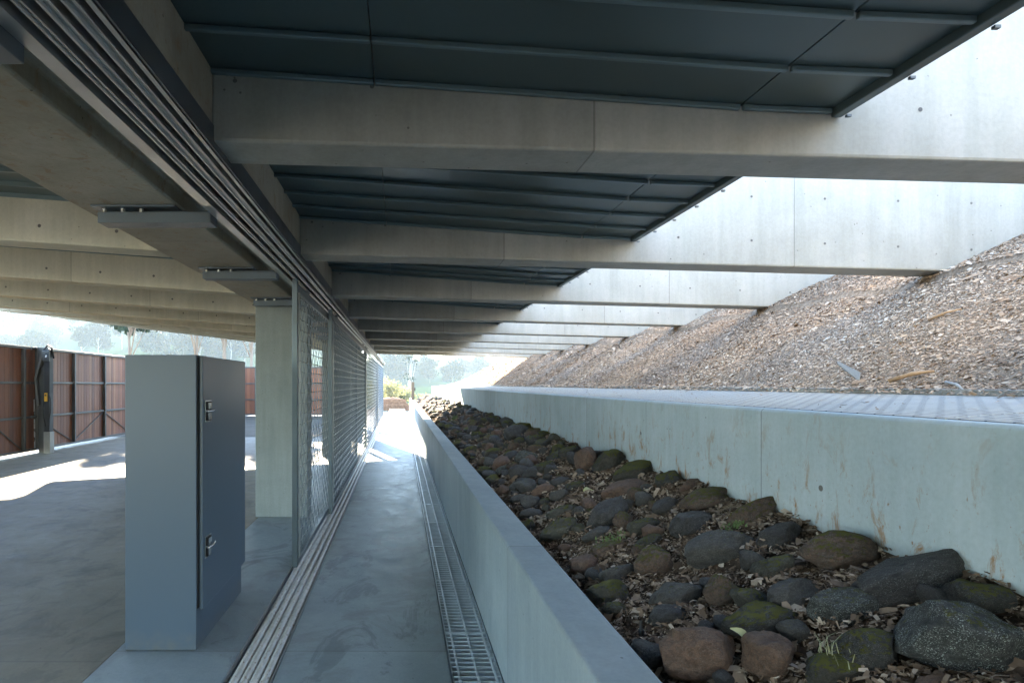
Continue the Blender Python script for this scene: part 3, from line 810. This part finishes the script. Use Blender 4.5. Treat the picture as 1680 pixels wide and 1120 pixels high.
for i, (cx, cy, w, h, ty, rot, lab) in enumerate(ROCKS):
    X, D, Z = on_bed(cx, cy+h*.10)
    rx = w/2/F*D*1.10; hh = h/2/F*D*1.06
    rz = hh*.92; ry = max(hh*1.05, rx*.62)
    X = max(min(X, TX-rx*.72), .755+rx*.85)
    me = rock_mesh(100+i, 4 if w > 45 else 3)
    tl = (rnd.uniform(-.12, .12), -.30+R(rot))
    place_rock(X, D+ry*.15, bed_z(X)+rz*.16, rx, ry, rz, me, RM[ty], lab, rnd.uniform(-.25, .25), tl)
    taken.append((X, D+ry*.15, rx, ry))
pool = [rock_mesh(500+i, 3, .2) for i in range(14)]
tys = ['dark', 'dark', 'darkm', 'grey', 'brown', 'olive', 'brownm']
def filler(n, yr, sr, label, group, tylist, maxfail=4000, xr=(.80, 1.58), pack=.72):
    k = 0; fails = 0
    while k < n and fails < maxfail:
        y = rnd.uniform(*yr); x = rnd.uniform(*xr); r = rnd.uniform(*sr)
        if any(((x-a)/(c+r))**2+((y-b_)/(d+r*.9))**2 < pack**2 for a, b_, c, d in taken): fails += 1; continue
        x = max(x, .755+r*.95)
        rx, ry, rz = r*rnd.uniform(.85, 1.2), r*rnd.uniform(.8, 1.15), r*rnd.uniform(.6, .9)
        big = 1+.15*(x > 1.4)
        place_rock(x, y, bed_z(x)+rz*.12, rx*big, ry*big, rz*big, pool[rnd.randrange(14)], RM[rnd.choice(tylist)], label, rnd.uniform(0, 6.28), (rnd.uniform(-.2, .2), -.3+rnd.uniform(-.2, .2)), group)
        taken.append((x, y, rx*big, ry*big)); k += 1
filler(34, (1.3, 4.6), (.03, .075), 'small loose dark stone lying among the chips between the bigger front rocks', 'small loose stones in the front of the bed', tys, pack=.80)
filler(120, (4.4, 11), (.05, .115), 'dark stone packed among others in the shaded middle stretch of the rock bed', 'rocks in the middle of the bed', ['dark', 'darkm', 'dark', 'olive', 'dark', 'moss', 'grey', 'brown', 'brownm', 'dark'])
filler(66, (11, 20), (.065, .115), 'dark mossy stone in the far shaded stretch of the rock bed', 'rocks in the far shaded bed', ['dark', 'darkm', 'moss', 'olive', 'brown', 'dark', 'dark'])
filler(24, (20, 31), (.07, .11), 'sunlit stone at the far end of the rock bed', 'sunlit rocks at the far end', ['brown', 'olive', 'grey', 'brownm'])

# small finds in the bed and on the mulch
def P(cx, cy, D): return Vector(((cx-VX)/F*D, D, EYE-(cy-VY)/F*D))
X, D, Z = on_bed(1052, 1046)
pp = empty('irrigation_stake', (X, D, Z), 'short black plastic irrigation stake standing in the chips near the low wall', 'irrigation stake')
b = MB(); b.tube([(X, D, Z-.02), (X, D, Z+.03)], .0095, 10); b.build('base', M['rubber'], pp)
b = MB(); b.tube([(X, D, Z+.0302), (X-.001, D, Z+.062), (X+.0, D, Z+.064)], [.0065, .0045, .003], 8); b.build('riser', M['rubber'], pp)
def leaf(name, c, L, Wd, ax, mat, label):
    b = MB(); n = 8; vs = []; fs = []
    ax = Vector(ax).normalized(); sd_ = ax.cross(Vector((0, -.4, 1))).normalized(); up = sd_.cross(ax)
    for i in range(n+1):
        t_ = i/n; w = Wd*math.sin(math.pi*min(1, t_*.97+.03))**.7
        p = c+ax*L*(t_-.5)+up*(.012*math.sin(t_*5))
        vs += [p-sd_*w+up*w*.35, p, p+sd_*w+up*w*.35]
    for i in range(n):
        a = i*3; fs += [(a, a+1, a+4, a+3), (a+1, a+2, a+5, a+4)]
    b.add(vs, fs); o = b.build(name, mat, smooth=True, loc=c); return tag(o, label, 'leaf')
t = NT('dry_yellow_leaf'); n_ = t.noise(t.coord(), 30, 4); M['leafy'] = t.out(color=t.mix(n_, (.30, .30, .11), (.48, .47, .25)), rough=.6)
X, D, Z = on_bed(1210, 1068); leaf('fallen_leaf', Vector((X, D-.03, Z+.05)), .085, .018, (.5, -.35, -.42), M['leafy'], 'pale yellow green fallen leaf lying between two brown boulders')
X, D, Z = on_bed(963, 812); leaf('fallen_leaf', Vector((X, D-.03, Z+.04)), .08, .016, (1, .3, .2), M['leafy'], 'pale dry leaf lying on the chips below the mossy dark stone')
def on_mulch(cx, cy):
    best = None
    for D in np.arange(1.5, 20, .01):
        p = P(cx, cy, D)
        if p.x > 2.5 and p.z < mul_fn(np.array([p.x]), np.array([D]))[0]: return p
    return p
t = NT('weathered_board'); g_ = t.noise(t.coord((2, 30, 30)), 3, 5, .7); M['grayboard'] = t.out(color=t.mix(g_, (.24, .23, .21), (.46, .45, .42)), rough=.8, normal=t.bump(g_, .3, .004))
t = NT('fresh_stick'); g_ = t.noise(t.coord((2, 30, 30)), 3, 5, .7); M['stick'] = t.out(color=t.mix(g_, (.28, .17, .09), (.46, .31, .18)), rough=.8)
a = on_mulch(1375, 600); c = on_mulch(1412, 625)
b = MB(); d = (c-a); sd_ = Vector((.25, .25, .35)).normalized()*.035
p = [a-sd_*.35, c-sd_, c+sd_, a+sd_*.25]; up = Vector((-.4, -.35, .8))*.022
b.hexa([x+up for x in p]+[x+up*1.5 for x in p]); tag(b.build('board_offcut', M['grayboard'], loc=a), 'grey weathered splinter of board lying on the mulch slope', 'board offcut')
for (p0, p1, lab, m, r) in (((1455, 630), (1530, 614), 'long pale brown stick lying on the mulch near the walkway', 'stick', .010), ((1548, 633), (1580, 649), 'thin grey stick at the bottom of the mulch against the walkway edge', 'grayboard', .007), ((1245, 636), (1258, 644), 'short dark bark strip at the edge of the mulch above the walkway', 'stick', .010), ((1520, 530), (1575, 512), 'thin stick higher up on the mulch slope', 'stick', .007)):
    a = on_mulch(*p0); c = on_mulch(*p1); up = Vector((0, -.01, .018))
    b = MB(); b.tube([a+up, (a+c)/2+up*1.6, c+up], [r, r*1.1, r*.6], 6); tag(b.build('stick', M[m], smooth=True, loc=a), lab, 'stick')
# grass and small plants in the bed
def blades(name, cx, cy, n, L, spread, label, cat, wdt=.004, mat=None):
    X, D, Z = on_bed(cx, cy); b = MB()
    for i in range(n):
        x, y = X+rnd.gauss(0, spread), D-.02+rnd.gauss(0, spread); z = bed_z(x)+.03
        a = rnd.uniform(0, 6.28); l = L*rnd.uniform(.5, 1.2); dx, dy = math.cos(a)*l*.6, math.sin(a)*l*.6; wx, wy = -math.sin(a)*wdt, math.cos(a)*wdt
        vs = []
        for tt in (0, .5, 1):
            w = 1-tt*.85
            vs += [(x+dx*tt*tt-wx*w, y+dy*tt*tt-wy*w, z+l*(tt-.35*tt*tt)), (x+dx*tt*tt+wx*w, y+dy*tt*tt+wy*w, z+l*(tt-.35*tt*tt))]
        b.add(vs, [(0, 1, 3, 2), (2, 3, 5, 4)])
    return tag(b.build(name, mat or M['grass'], loc=(X, D, Z)), label, cat)
t = NT('grass_blade'); n_ = t.noise(t.coord(), 20, 3); M['grass'] = t.out(color=t.mix(n_, (.07, .12, .03), (.16, .22, .07)), rough=.6)
t = NT('dry_grass_blade'); M['drygrass'] = t.out(color=(.30, .30, .17), rough=.7)
blades('grass_tuft', 1350, 1092, 22, .075, .03, 'thin dry grass blades trailing over the mossy rock at the bottom edge', 'grass tuft', .0016, M['drygrass'])
blades('plant_foliage', 1000, 893, 70, .022, .03, 'low green seedlings growing on the flat brown rock', 'plant', .005)
blades('plant_foliage', 1198, 872, 60, .02, .022, 'low green weeds growing in the chips right of the dark purple brown rock', 'plant', .005)
blades('plant_foliage', 745, 690, 26, .14, .05, 'grassy tuft among the far dark rocks', 'plant', .008)

# ------------------------------------------------------------------ timber gates on the left
WZ = 2.46
def clad_panel(name, axis, fixed, a0, a1, z0, z1, mat, parent, thick=.03):
    b = MB(); bw = .135; n = int(round((a1-a0)/bw)); prof = []
    for i in range(n):
        s, e = a0+(a1-a0)*i/n, a0+(a1-a0)*(i+1)/n
        prof += [(s+.001, .005), (s+.004, 0), (e-.004, 0), (e-.001, .005)]
    vs = []; m = len(prof)
    for z in (z0, z1):
        for (t_, d) in prof: vs.append((fixed-d, t_, z) if axis == 'y' else (t_, fixed+d, z))
    for z in (z0, z1):
        for t_ in (a0, a1): vs.append((fixed-thick, t_, z) if axis == 'y' else (t_, fixed+thick, z))
    fs = []
    for i in range(m-1): fs.append((i, i+1, m+i+1, m+i) if axis != 'y' else (i+1, i, m+i, m+i+1))
    fs.append((2*m, 2*m+1, 2*m+3, 2*m+2)); b.add(vs, fs)
    return b.build(name, mat, parent)
def timber_leaf(y0, y1, label, posts):
    X = -8.5
    o = empty('timber_gate', (X, (y0+y1)/2, 0), label, 'gate', 'timber clad gates round the yard')
    clad_panel('cladding', 'y', X-.055, y0, y1, .07, WZ-.03, M['timber'], o)
    b = MB(); b.box(X-.05, X, y0, y1, WZ-.06, WZ+.0); b.build('top_rail', M['darksteel'], o, bevel=.004)
    for z in (.84, 1.63): 
        b = MB(); b.box(X-.05, X-.002, y0, y1, z-.025, z+.025); b.build('cross_rail', M['darksteel'], o, bevel=.004)
    b = MB(); b.box(X-.05, X-.002, y0, y1, .06, .11); b.build('bottom_rail', M['darksteel'], o, bevel=.004)
    for y in posts:
        b = MB(); b.box(X-.05, X+.03, y-.03, y+.03, .112, WZ-.062); b.build('post', M['darksteel'], o, bevel=.004)
    ps = sorted(posts)
    for i in range(len(ps)-1):
        b = MB(); ya, yb = ps[i]+.04, ps[i+1]-.04
        za, zb = (.80, .13) if i % 2 == 0 else (.13, .80)
        b.tube([(X-.035, ya, za), (X-.035, yb, zb)], .012, 6); b.build('brace', M['darksteel'], o)
    return o
timber_leaf(3.0, 13.32, 'timber clad gate leaf left of the dark lifting arm, at the photo edge', [3.1, 4.7, 6.3, 7.4, 8.95, 10.5, 12.0, 13.08])
timber_leaf(13.36, 28.6, 'long timber clad gate leaf between the dark lifting arm and the grey cabinet', [13.57, 15.1, 16.65, 18.2, 19.75, 21.3, 22.85, 24.4, 25.95, 27.4, 28.5])
eo = empty('timber_fence', (-6.1, 28.75, 0), 'timber clad fence closing the far end of the yard beside the concrete column', 'fence')
clad_panel('cladding', 'x', 28.80, -8.44, -3.75, .07, WZ, M['timber'], eo)
for z in (.11, .84, 1.63, WZ-.03):
    b = MB(); b.box(-8.44, -3.75, 28.75, 28.795, z-.03, z+.03); b.build('cross_rail', M['darksteel'], eo)
for x in (-8.3, -7.2, -6.1, -5.0, -3.85):
    b = MB(); b.box(x-.03, x+.03, 28.72, 28.749, .06, WZ); b.build('post', M['darksteel'], eo)

# lifting arm of the gate
AX, AY = -8.17, 13.45
ar = empty('gate_lift_arm', (AX, AY, 0), 'dark steel lifting arm with cables and a yellow tag before the timber gates', 'gate arm')
b = MB(); b.box(AX-.07, AX+.055, AY-.06, AY+.08, .50, 2.40); b.build('column', M['rubber'], ar, bevel=.006)
b = MB(); b.box(AX-.075, AX+.075, AY-.075, AY+.09, 0, .499); b.build('base_sleeve', M['sleeve'], ar, bevel=.006)
b = MB(); b.prism_y([(AX-.30, 0), (AX-.09, 0), (AX-.09, 1.05), (AX-.28, 1.08), (AX-.36, 1.35), (AX-.33, 1.7), (AX-.09, 2.44), (AX-.02, 2.46), (AX-.55, 2.46), (AX-.50, 1.4), (AX-.44, .9), (AX-.42, .02)][0:0] or
    [(AX-.30, 0), (AX-.085, 0), (AX-.085, 2.46), (AX-.62, 2.46), (AX-.55, 1.75), (AX-.40, 1.25), (AX-.30, 1.0)], AY+.10, AY+.13); b.build('side_plate', M['armsteel'], ar, bevel=.004)
b = MB(); b.prism_y([(AX-.145, 2.36), (AX-.10, 2.40), (AX-.305, 1.75), (AX-.27, 1.18), (AX-.24, 1.04), (AX-.06, 1.00), (AX-.06, 1.05), (AX-.20, 1.09), (AX-.235, 1.2), (AX-.265, 1.74), (AX-.10, 2.34)][::-1] if False else
    [(AX-.335, 1.72), (AX-.285, 1.72), (AX-.10, 2.36), (AX-.15, 2.38)], AY-.02, AY+.06); b.build('link_bar', M['darksteel'], ar, bevel=.004)
b = MB(); b.prism_y([(AX-.27, 1.10), (AX-.22, 1.12), (AX-.285, 1.72), (AX-.335, 1.72)], AY-.015, AY+.055); b.build('link_bar', M['darksteel'], ar, bevel=.004)
b = MB(); b.box(AX-.26, AX-.072, AY-.01, AY+.05, 1.02, 1.065); b.build('link_bar', M['darksteel'], ar, bevel=.004)
hd = MB(); hd.box(AX-.09, AX+.07, AY-.10, AY-.062, 2.13, 2.37); hd = hd.build('lamp_head', M['armsteel'], ar, bevel=.01)
b = MB(); b.add([(AX-.05, AY-.101, 2.18), (AX+.02, AY-.101, 2.18), (AX+.045, AY-.101, 2.31), (AX-.02, AY-.101, 2.31)], [(0, 1, 2, 3)]); b.build('lamp_surround', M['rubber'], hd)
b = MB(); b.add([(AX-.025, AY-.103, 2.21), (AX+.012, AY-.103, 2.22), (AX+.022, AY-.103, 2.27), (AX-.015, AY-.103, 2.27)], [(0, 1, 2, 3)]); b.build('lens', M['lens'], hd)
b = MB(); b.box(AX-.055, AX+.015, AY-.09, AY-.061, 1.20, 1.40); tg = b.build('yellow_tag', M['yellow'], ar, bevel=.01)
b = MB(); b.tube([(AX-.02, AY-.091, 1.345), (AX-.02, AY-.088, 1.345)], .022, 10); b.build('tag_hole', M['rubber'], tg)
for pts in ([(AX-.06, AY-.07, 1.25), (AX-.08, AY-.09, 1.05), (AX-.07, AY-.09, .85), (AX-.02, AY-.08, .62)], [(AX+.05, AY-.07, 1.38), (AX+.10, AY-.09, 1.25), (AX+.10, AY-.09, 1.0), (AX+.06, AY-.08, .78)], [(AX+.055, AY-.07, 1.2), (AX+.07, AY-.09, 1.05), (AX+.06, AY-.09, .9)]):
    b = MB(); b.tube(pts, .012, 6); b.build('cable', M['rubber'], ar, smooth=True)
b = MB(); b.tube([(AX-.36, AY+.06, .05), (AX-.38, AY+.06, 1.28)], .014, 8); b.build('ram_rod', M['bolt'], ar)
b = MB(); b.tube([(AX-.12, AY+.02, 2.39), (AX-.02, AY-.02, 2.50), (AX+.06, AY+.02, 2.44), (AX+.09, AY+.05, 2.2)], .02, 8); b.build('hose', M['rubber'], ar, smooth=True)

# ------------------------------------------------------------------ far end of the path
t = NT('old_post_wood'); g_ = t.noise(t.coord((20, 20, 1)), 2, 5, .7); M['postwood'] = t.out(color=t.mix(g_, (.10, .06, .035), (.22, .15, .09)), rough=.8)
bo = empty('timber_bollard', (.66, 31, EYE-.845), 'dark timber post standing on the sunlit far end of the low wall', 'bollard')
b = MB(); b.box(.58, .74, 30.92, 31.08, EYE-.845, EYE+.12); b.build('shaft', M['postwood'], bo, bevel=.015)
b = MB(); b.box(.745, .80, 30.95, 31.05, EYE-.35, EYE-.18); b.build('side_box', M['rubber'], bo, bevel=.01)
sl_ = empty('sleeper_wall', (-.35, 39.5, -.22), 'low stack of weathered brown timber sleepers across the sunlit end of the path', 'wall')
for i, (z, dx) in enumerate(((0, 0), (.26, .03), (.52, -.02))):
    b = MB(); b.box(-1.6+dx, .42+dx*2, 39.4, 39.65, -.2+z, -.2+z+.25); b.build('sleeper', M['earth'], sl_, bevel=.02)
v, q = grid(np.linspace(-2.4, 1.0, 30), np.linspace(39.7, 42.5, 16), lambda X, Y: -.3+.95*np.exp(-((X+.6)/1.2)**4)*np.exp(-((Y-40.8)/1.0)**4)+.06*np.sin(X*9)*np.sin(Y*7))
tag(np_mesh('soil_mound', v, q, M['earth'], smooth=True), 'mound of reddish soil behind the timber sleepers', 'soil mound')

# ------------------------------------------------------------------ trees and shrubs
LM = {
 'green': tint_mat('green_foliage', [(0, (.014, .030, .014)), (.5, (.024, .046, .020)), (1, (.038, .062, .026))], .7, .06),
 'blue':  tint_mat('gum_foliage', [(0, (.016, .030, .020)), (.5, (.028, .048, .032)), (1, (.046, .066, .044))], .7, .06),
 'pale':  tint_mat('pale_foliage', [(0, (.16, .16, .10)), (.5, (.30, .29, .19)), (1, (.44, .42, .31))], .7, .45),  # shrub leaves, much paler than the other foliage
}
t = NT('bark'); g_ = t.noise(t.coord((4, 4, 1)), 3, 5, .7); M['bark'] = t.out(color=t.mix(g_, (.12, .095, .075), (.27, .23, .19)), rough=.85)
t = NT('pale_bark'); g_ = t.noise(t.coord((4, 4, 1)), 3, 5, .7); M['palebark'] = t.out(color=t.mix(g_, (.38, .34, .29), (.62, .58, .52)), rough=.8)
def make_tree(name, seed, H, cw, trunk_h, nlobe, nleaf, leaf, fol, bark, stems=3):
    g = np.random.default_rng(seed); r0 = random.Random(seed)
    o = empty(name, (0, 0, 0))
    lob = []
    for i in range(nlobe):
        u = g.uniform(0, 1); z = trunk_h+(H-trunk_h)*(.12+.82*u); rr = cw/2*(1-.65*abs(u-.38)**1.2)*g.uniform(.25, .8)
        a = g.uniform(0, 2*np.pi); lob.append((rr*math.cos(a), rr*math.sin(a), z, cw*g.uniform(.13, .24)))
    b = MB(); tr = max(.04, H*.0085)
    b.tube([(0, 0, -.6), (.02*H*r0.uniform(-1, 1), .02*H*r0.uniform(-1, 1), trunk_h*.6), (.03*H*r0.uniform(-1, 1), .03*H*r0.uniform(-1, 1), H*.62), (0, 0, H*.85)], [tr*1.3, tr, tr*.55, tr*.15], 7)
    tk = b.build('trunk', M[bark], o, smooth=True)
    b = MB()
    for (x, y, z, r) in lob[:stems*3]:
        zb = trunk_h*.55+(z-trunk_h)*.45
        b.tube([(0, 0, zb), (x*.5, y*.5, (zb+z)/2+.1), (x, y, z)], [tr*.5, tr*.32, tr*.12], 5)
    b.build('limb', M[bark], tk, smooth=True)
    V = []; T = []
    per = nleaf//nlobe
    for (x, y, z, r) in lob:
        d = g.normal(size=(per, 3)); d /= np.linalg.norm(d, axis=1)[:, None]
        rad = r*g.uniform(.35, 1.12, per)**.6
        V.append(np.array([x, y, z])+d*rad[:, None]*np.array([1.15, 1.15, .8])); T.append(np.clip(g.normal(.45, .2, per)+g.uniform(-.22, .22), 0, 1))
    C = np.concatenate(V); T = np.concatenate(T); n = len(C)
    A = g.normal(size=(n, 3)); A /= np.linalg.norm(A, axis=1)[:, None]; B = np.cross(A, g.normal(size=(n, 3))); B /= np.linalg.norm(B, axis=1)[:, None]
    s = leaf*g.uniform(.5, 1.3, n)[:, None]
    Pn = np.stack([C-A*s, C-B*s*.55, C+A*s, C+B*s*.55], 1).reshape(-1, 3)
    Q = (np.arange(n)*4)[:, None]+np.arange(4)[None, :]
    np_mesh('crown', Pn, Q, LM[fol], np.repeat(T, 4), o)
    return o
protos = [make_tree('broad_tree', 21, 9, 9, 2.0, 26, 3000, .42, 'green', 'bark'),
          make_tree('gum_tree', 22, 13, 8, 4.5, 20, 2400, .40, 'blue', 'palebark'),
          make_tree('broad_tree', 23, 7, 8, 1.2, 22, 2600, .38, 'blue', 'bark')]
used = [False]*3
def place_tree(k, x, y, s, rz, label, group=None):
    src = protos[k]
    o = src if not used[k] else copy_tree(src)
    used[k] = True
    o.location = (x, y, float(terrain(x, y))); o.scale = (s, s, s*rnd.uniform(.9, 1.15)); o.rotation_euler = (0, 0, rz)
    for key in ('group',):
        if key in o: del o[key]
    tag(o, label, 'tree', group); return o
def tree_at(px, D, k, s, label, group=None):
    return place_tree(k, (px-VX)/F*D, D, s, rnd.uniform(0, 6.28), label, group)
GH = 'trees on the hazy hillside beyond the timber gate'
hill_lab = 'hazy tree in the wood on the far hillside above the timber gates'
for i in range(62):
    px = rnd.uniform(-40, 420); D = rnd.uniform(205, 350)
    tree_at(px, D, rnd.choice([0, 2, 0, 1, 2]), rnd.uniform(.8, 1.35), hill_lab, GH)
for px, D, k, s, lab in ((40, 330, 1, 1.5, 'tall feathery gum tree on the skyline at the left edge of the photo'), (15, 325, 1, 1.15, 'thinner gum tree on the skyline left of the tall feathery one'), (68, 322, 1, 1.2, 'small gum tree on the skyline right of the tall feathery one'),
    (250, 215, 0, 1.2, 'broad hazy tree right of the meadow on the left hillside'), (285, 190, 2, 1.1, 'rounded hazy tree just above the left part of the cabinet'),):
    tree_at(px, D, k, s, lab)
GV = 'trees across the valley seen past the end of the path'
for i in range(22):
    px = rnd.uniform(600, 800); D = rnd.uniform(275, 345)
    tree_at(px, D, rnd.choice([0, 2, 0]), rnd.uniform(.85, 1.3), 'hazy green tree in the wood across the valley at the end of the path', GV)
for px, D, k, s, lab in ((662, 255, 0, 1.5, 'broad green tree across the valley above the end of the path'), (705, 250, 0, 1.15, 'rounded green tree across the valley right of the broad one'), (742, 240, 2, 1.35, 'dark rounded tree at the edge of the green meadow'), (640, 240, 2, 1.5, 'leafy tree behind the end of the mesh gates'),
    ):
    tree_at(px, D, k, s, lab)
# gums just outside the yard whose crowns shade part of the floor
o = make_tree('gum_sapling', 41, 7.2, 2.2, 3.4, 9, 150, .10, 'blue', 'palebark'); o.location = ((673-VX)/F*60, 60, float(terrain(.95, 60)))
tag(o, 'slender sparse gum sapling with a pale trunk beyond the end of the path', 'tree')
t0 = make_tree('gum_tree', 29, 13.4, 7.2, 6.2, 24, 3600, .40, 'blue', 'bark')
for i, (x, y, sc, lab) in enumerate(((-11.6, 45, 1.0, 'tall gum tree with a bare trunk beyond the fence, nearest the concrete column'), (-16.3, 46, 1.03, 'second tall bare trunked gum beyond the fence, above the cabinet'),
        (-21.0, 45, .98, 'third tall bare trunked gum beyond the yard, over the left edge of the cabinet'), (-14.2, 47, 1.2, 'tallest gum standing between the column gum and the one above the cabinet'))):
    o = t0 if i == 0 else copy_tree(t0); o.location = (x, y, -.4); o.scale = (sc, sc, sc); o.rotation_euler = (0, 0, i*1.7); tag(o, lab, 'tree')
shr = [make_tree('shrub', 31, 2.2, 2.8, .3, 16, 1500, .10, 'pale', 'bark', 4), make_tree('shrub', 32, 1.6, 2.0, .2, 12, 1100, .08, 'green', 'bark', 4)]
su = [False, False]
for px, D, k, s, lab in ((640, 44, 0, .95, 'pale sunlit shrub just right of the end of the mesh gates'), (648, 47, 1, .9, 'small green shrub above the timber sleepers'), (657, 52, 0, 1.1, 'pale sunlit shrub behind the slender gum tree'), (690, 58, 0, 1.15, 'pale bush right of the timber post'),
    (712, 62, 1, 1.3, 'dark green bush between the pale ones'), (738, 60, 0, 1.35, 'large pale bush below the meadow'), (765, 55, 0, 1.05, 'pale bush beside the lit end of the mulch slope'), (620, 48, 0, 1.2, 'pale shrub seen through the farthest mesh gate')):
    o = shr[k] if not su[k] else copy_tree(shr[k]); su[k] = True
    x = (px-VX)/F*D; o.location = (x, D, float(terrain(x, D))); o.scale = (s, s, s); o.rotation_euler = (0, 0, rnd.uniform(0, 6)); tag(o, lab, 'shrub')
# far house
h0 = Vector(((210-VX)/F*190, 190, 0)); h0.z = float(terrain(h0.x, h0.y))
t = NT('white_render'); M['white'] = t.out(color=(.75, .74, .72), rough=.8)
ho = empty('white_house', h0, 'long low white house among the trees on the left hillside', 'house')
b = MB(); b.box(h0.x-5, h0.x+5, h0.y-2, h0.y+3, h0.z-1, h0.z+2.6); b.build('wall', M['white'], ho)
b = MB(); b.prism_x([(h0.y-2.5, h0.z+2.602), (h0.y+3.5, h0.z+2.602), (h0.y+.5, h0.z+3.9)], h0.x-5.4, h0.x+5.4); b.build('roof', M['sleeve'], ho)
for dx in (-3.4, -1.2, 1.2, 3.4):
    b = MB(); b.box(h0.x+dx-.6, h0.x+dx+.6, h0.y-2.03, h0.y-2.002, h0.z+.8, h0.z+2.0); b.build('window', M['gap'], ho)

# ------------------------------------------------------------------ haze
HAZE = .0008
if HAZE:
    b = MB(); b.box(-920, 920, -310, 1120, -14, 130)
    hz = bpy.data.materials.new('haze'); hz.use_nodes = True; nt = hz.node_tree
    nt.nodes.remove(nt.nodes['Principled BSDF'])
    pv = nt.nodes.new('ShaderNodeVolumePrincipled'); pv.inputs['Color'].default_value = (.78, .93, .97, 1)
    pv.inputs['Density'].default_value = HAZE; pv.inputs['Anisotropy'].default_value = 0
    nt.links.new(pv.outputs[0], nt.nodes['Material Output'].inputs['Volume'])
    tag(b.build('haze', hz), kind='stuff')
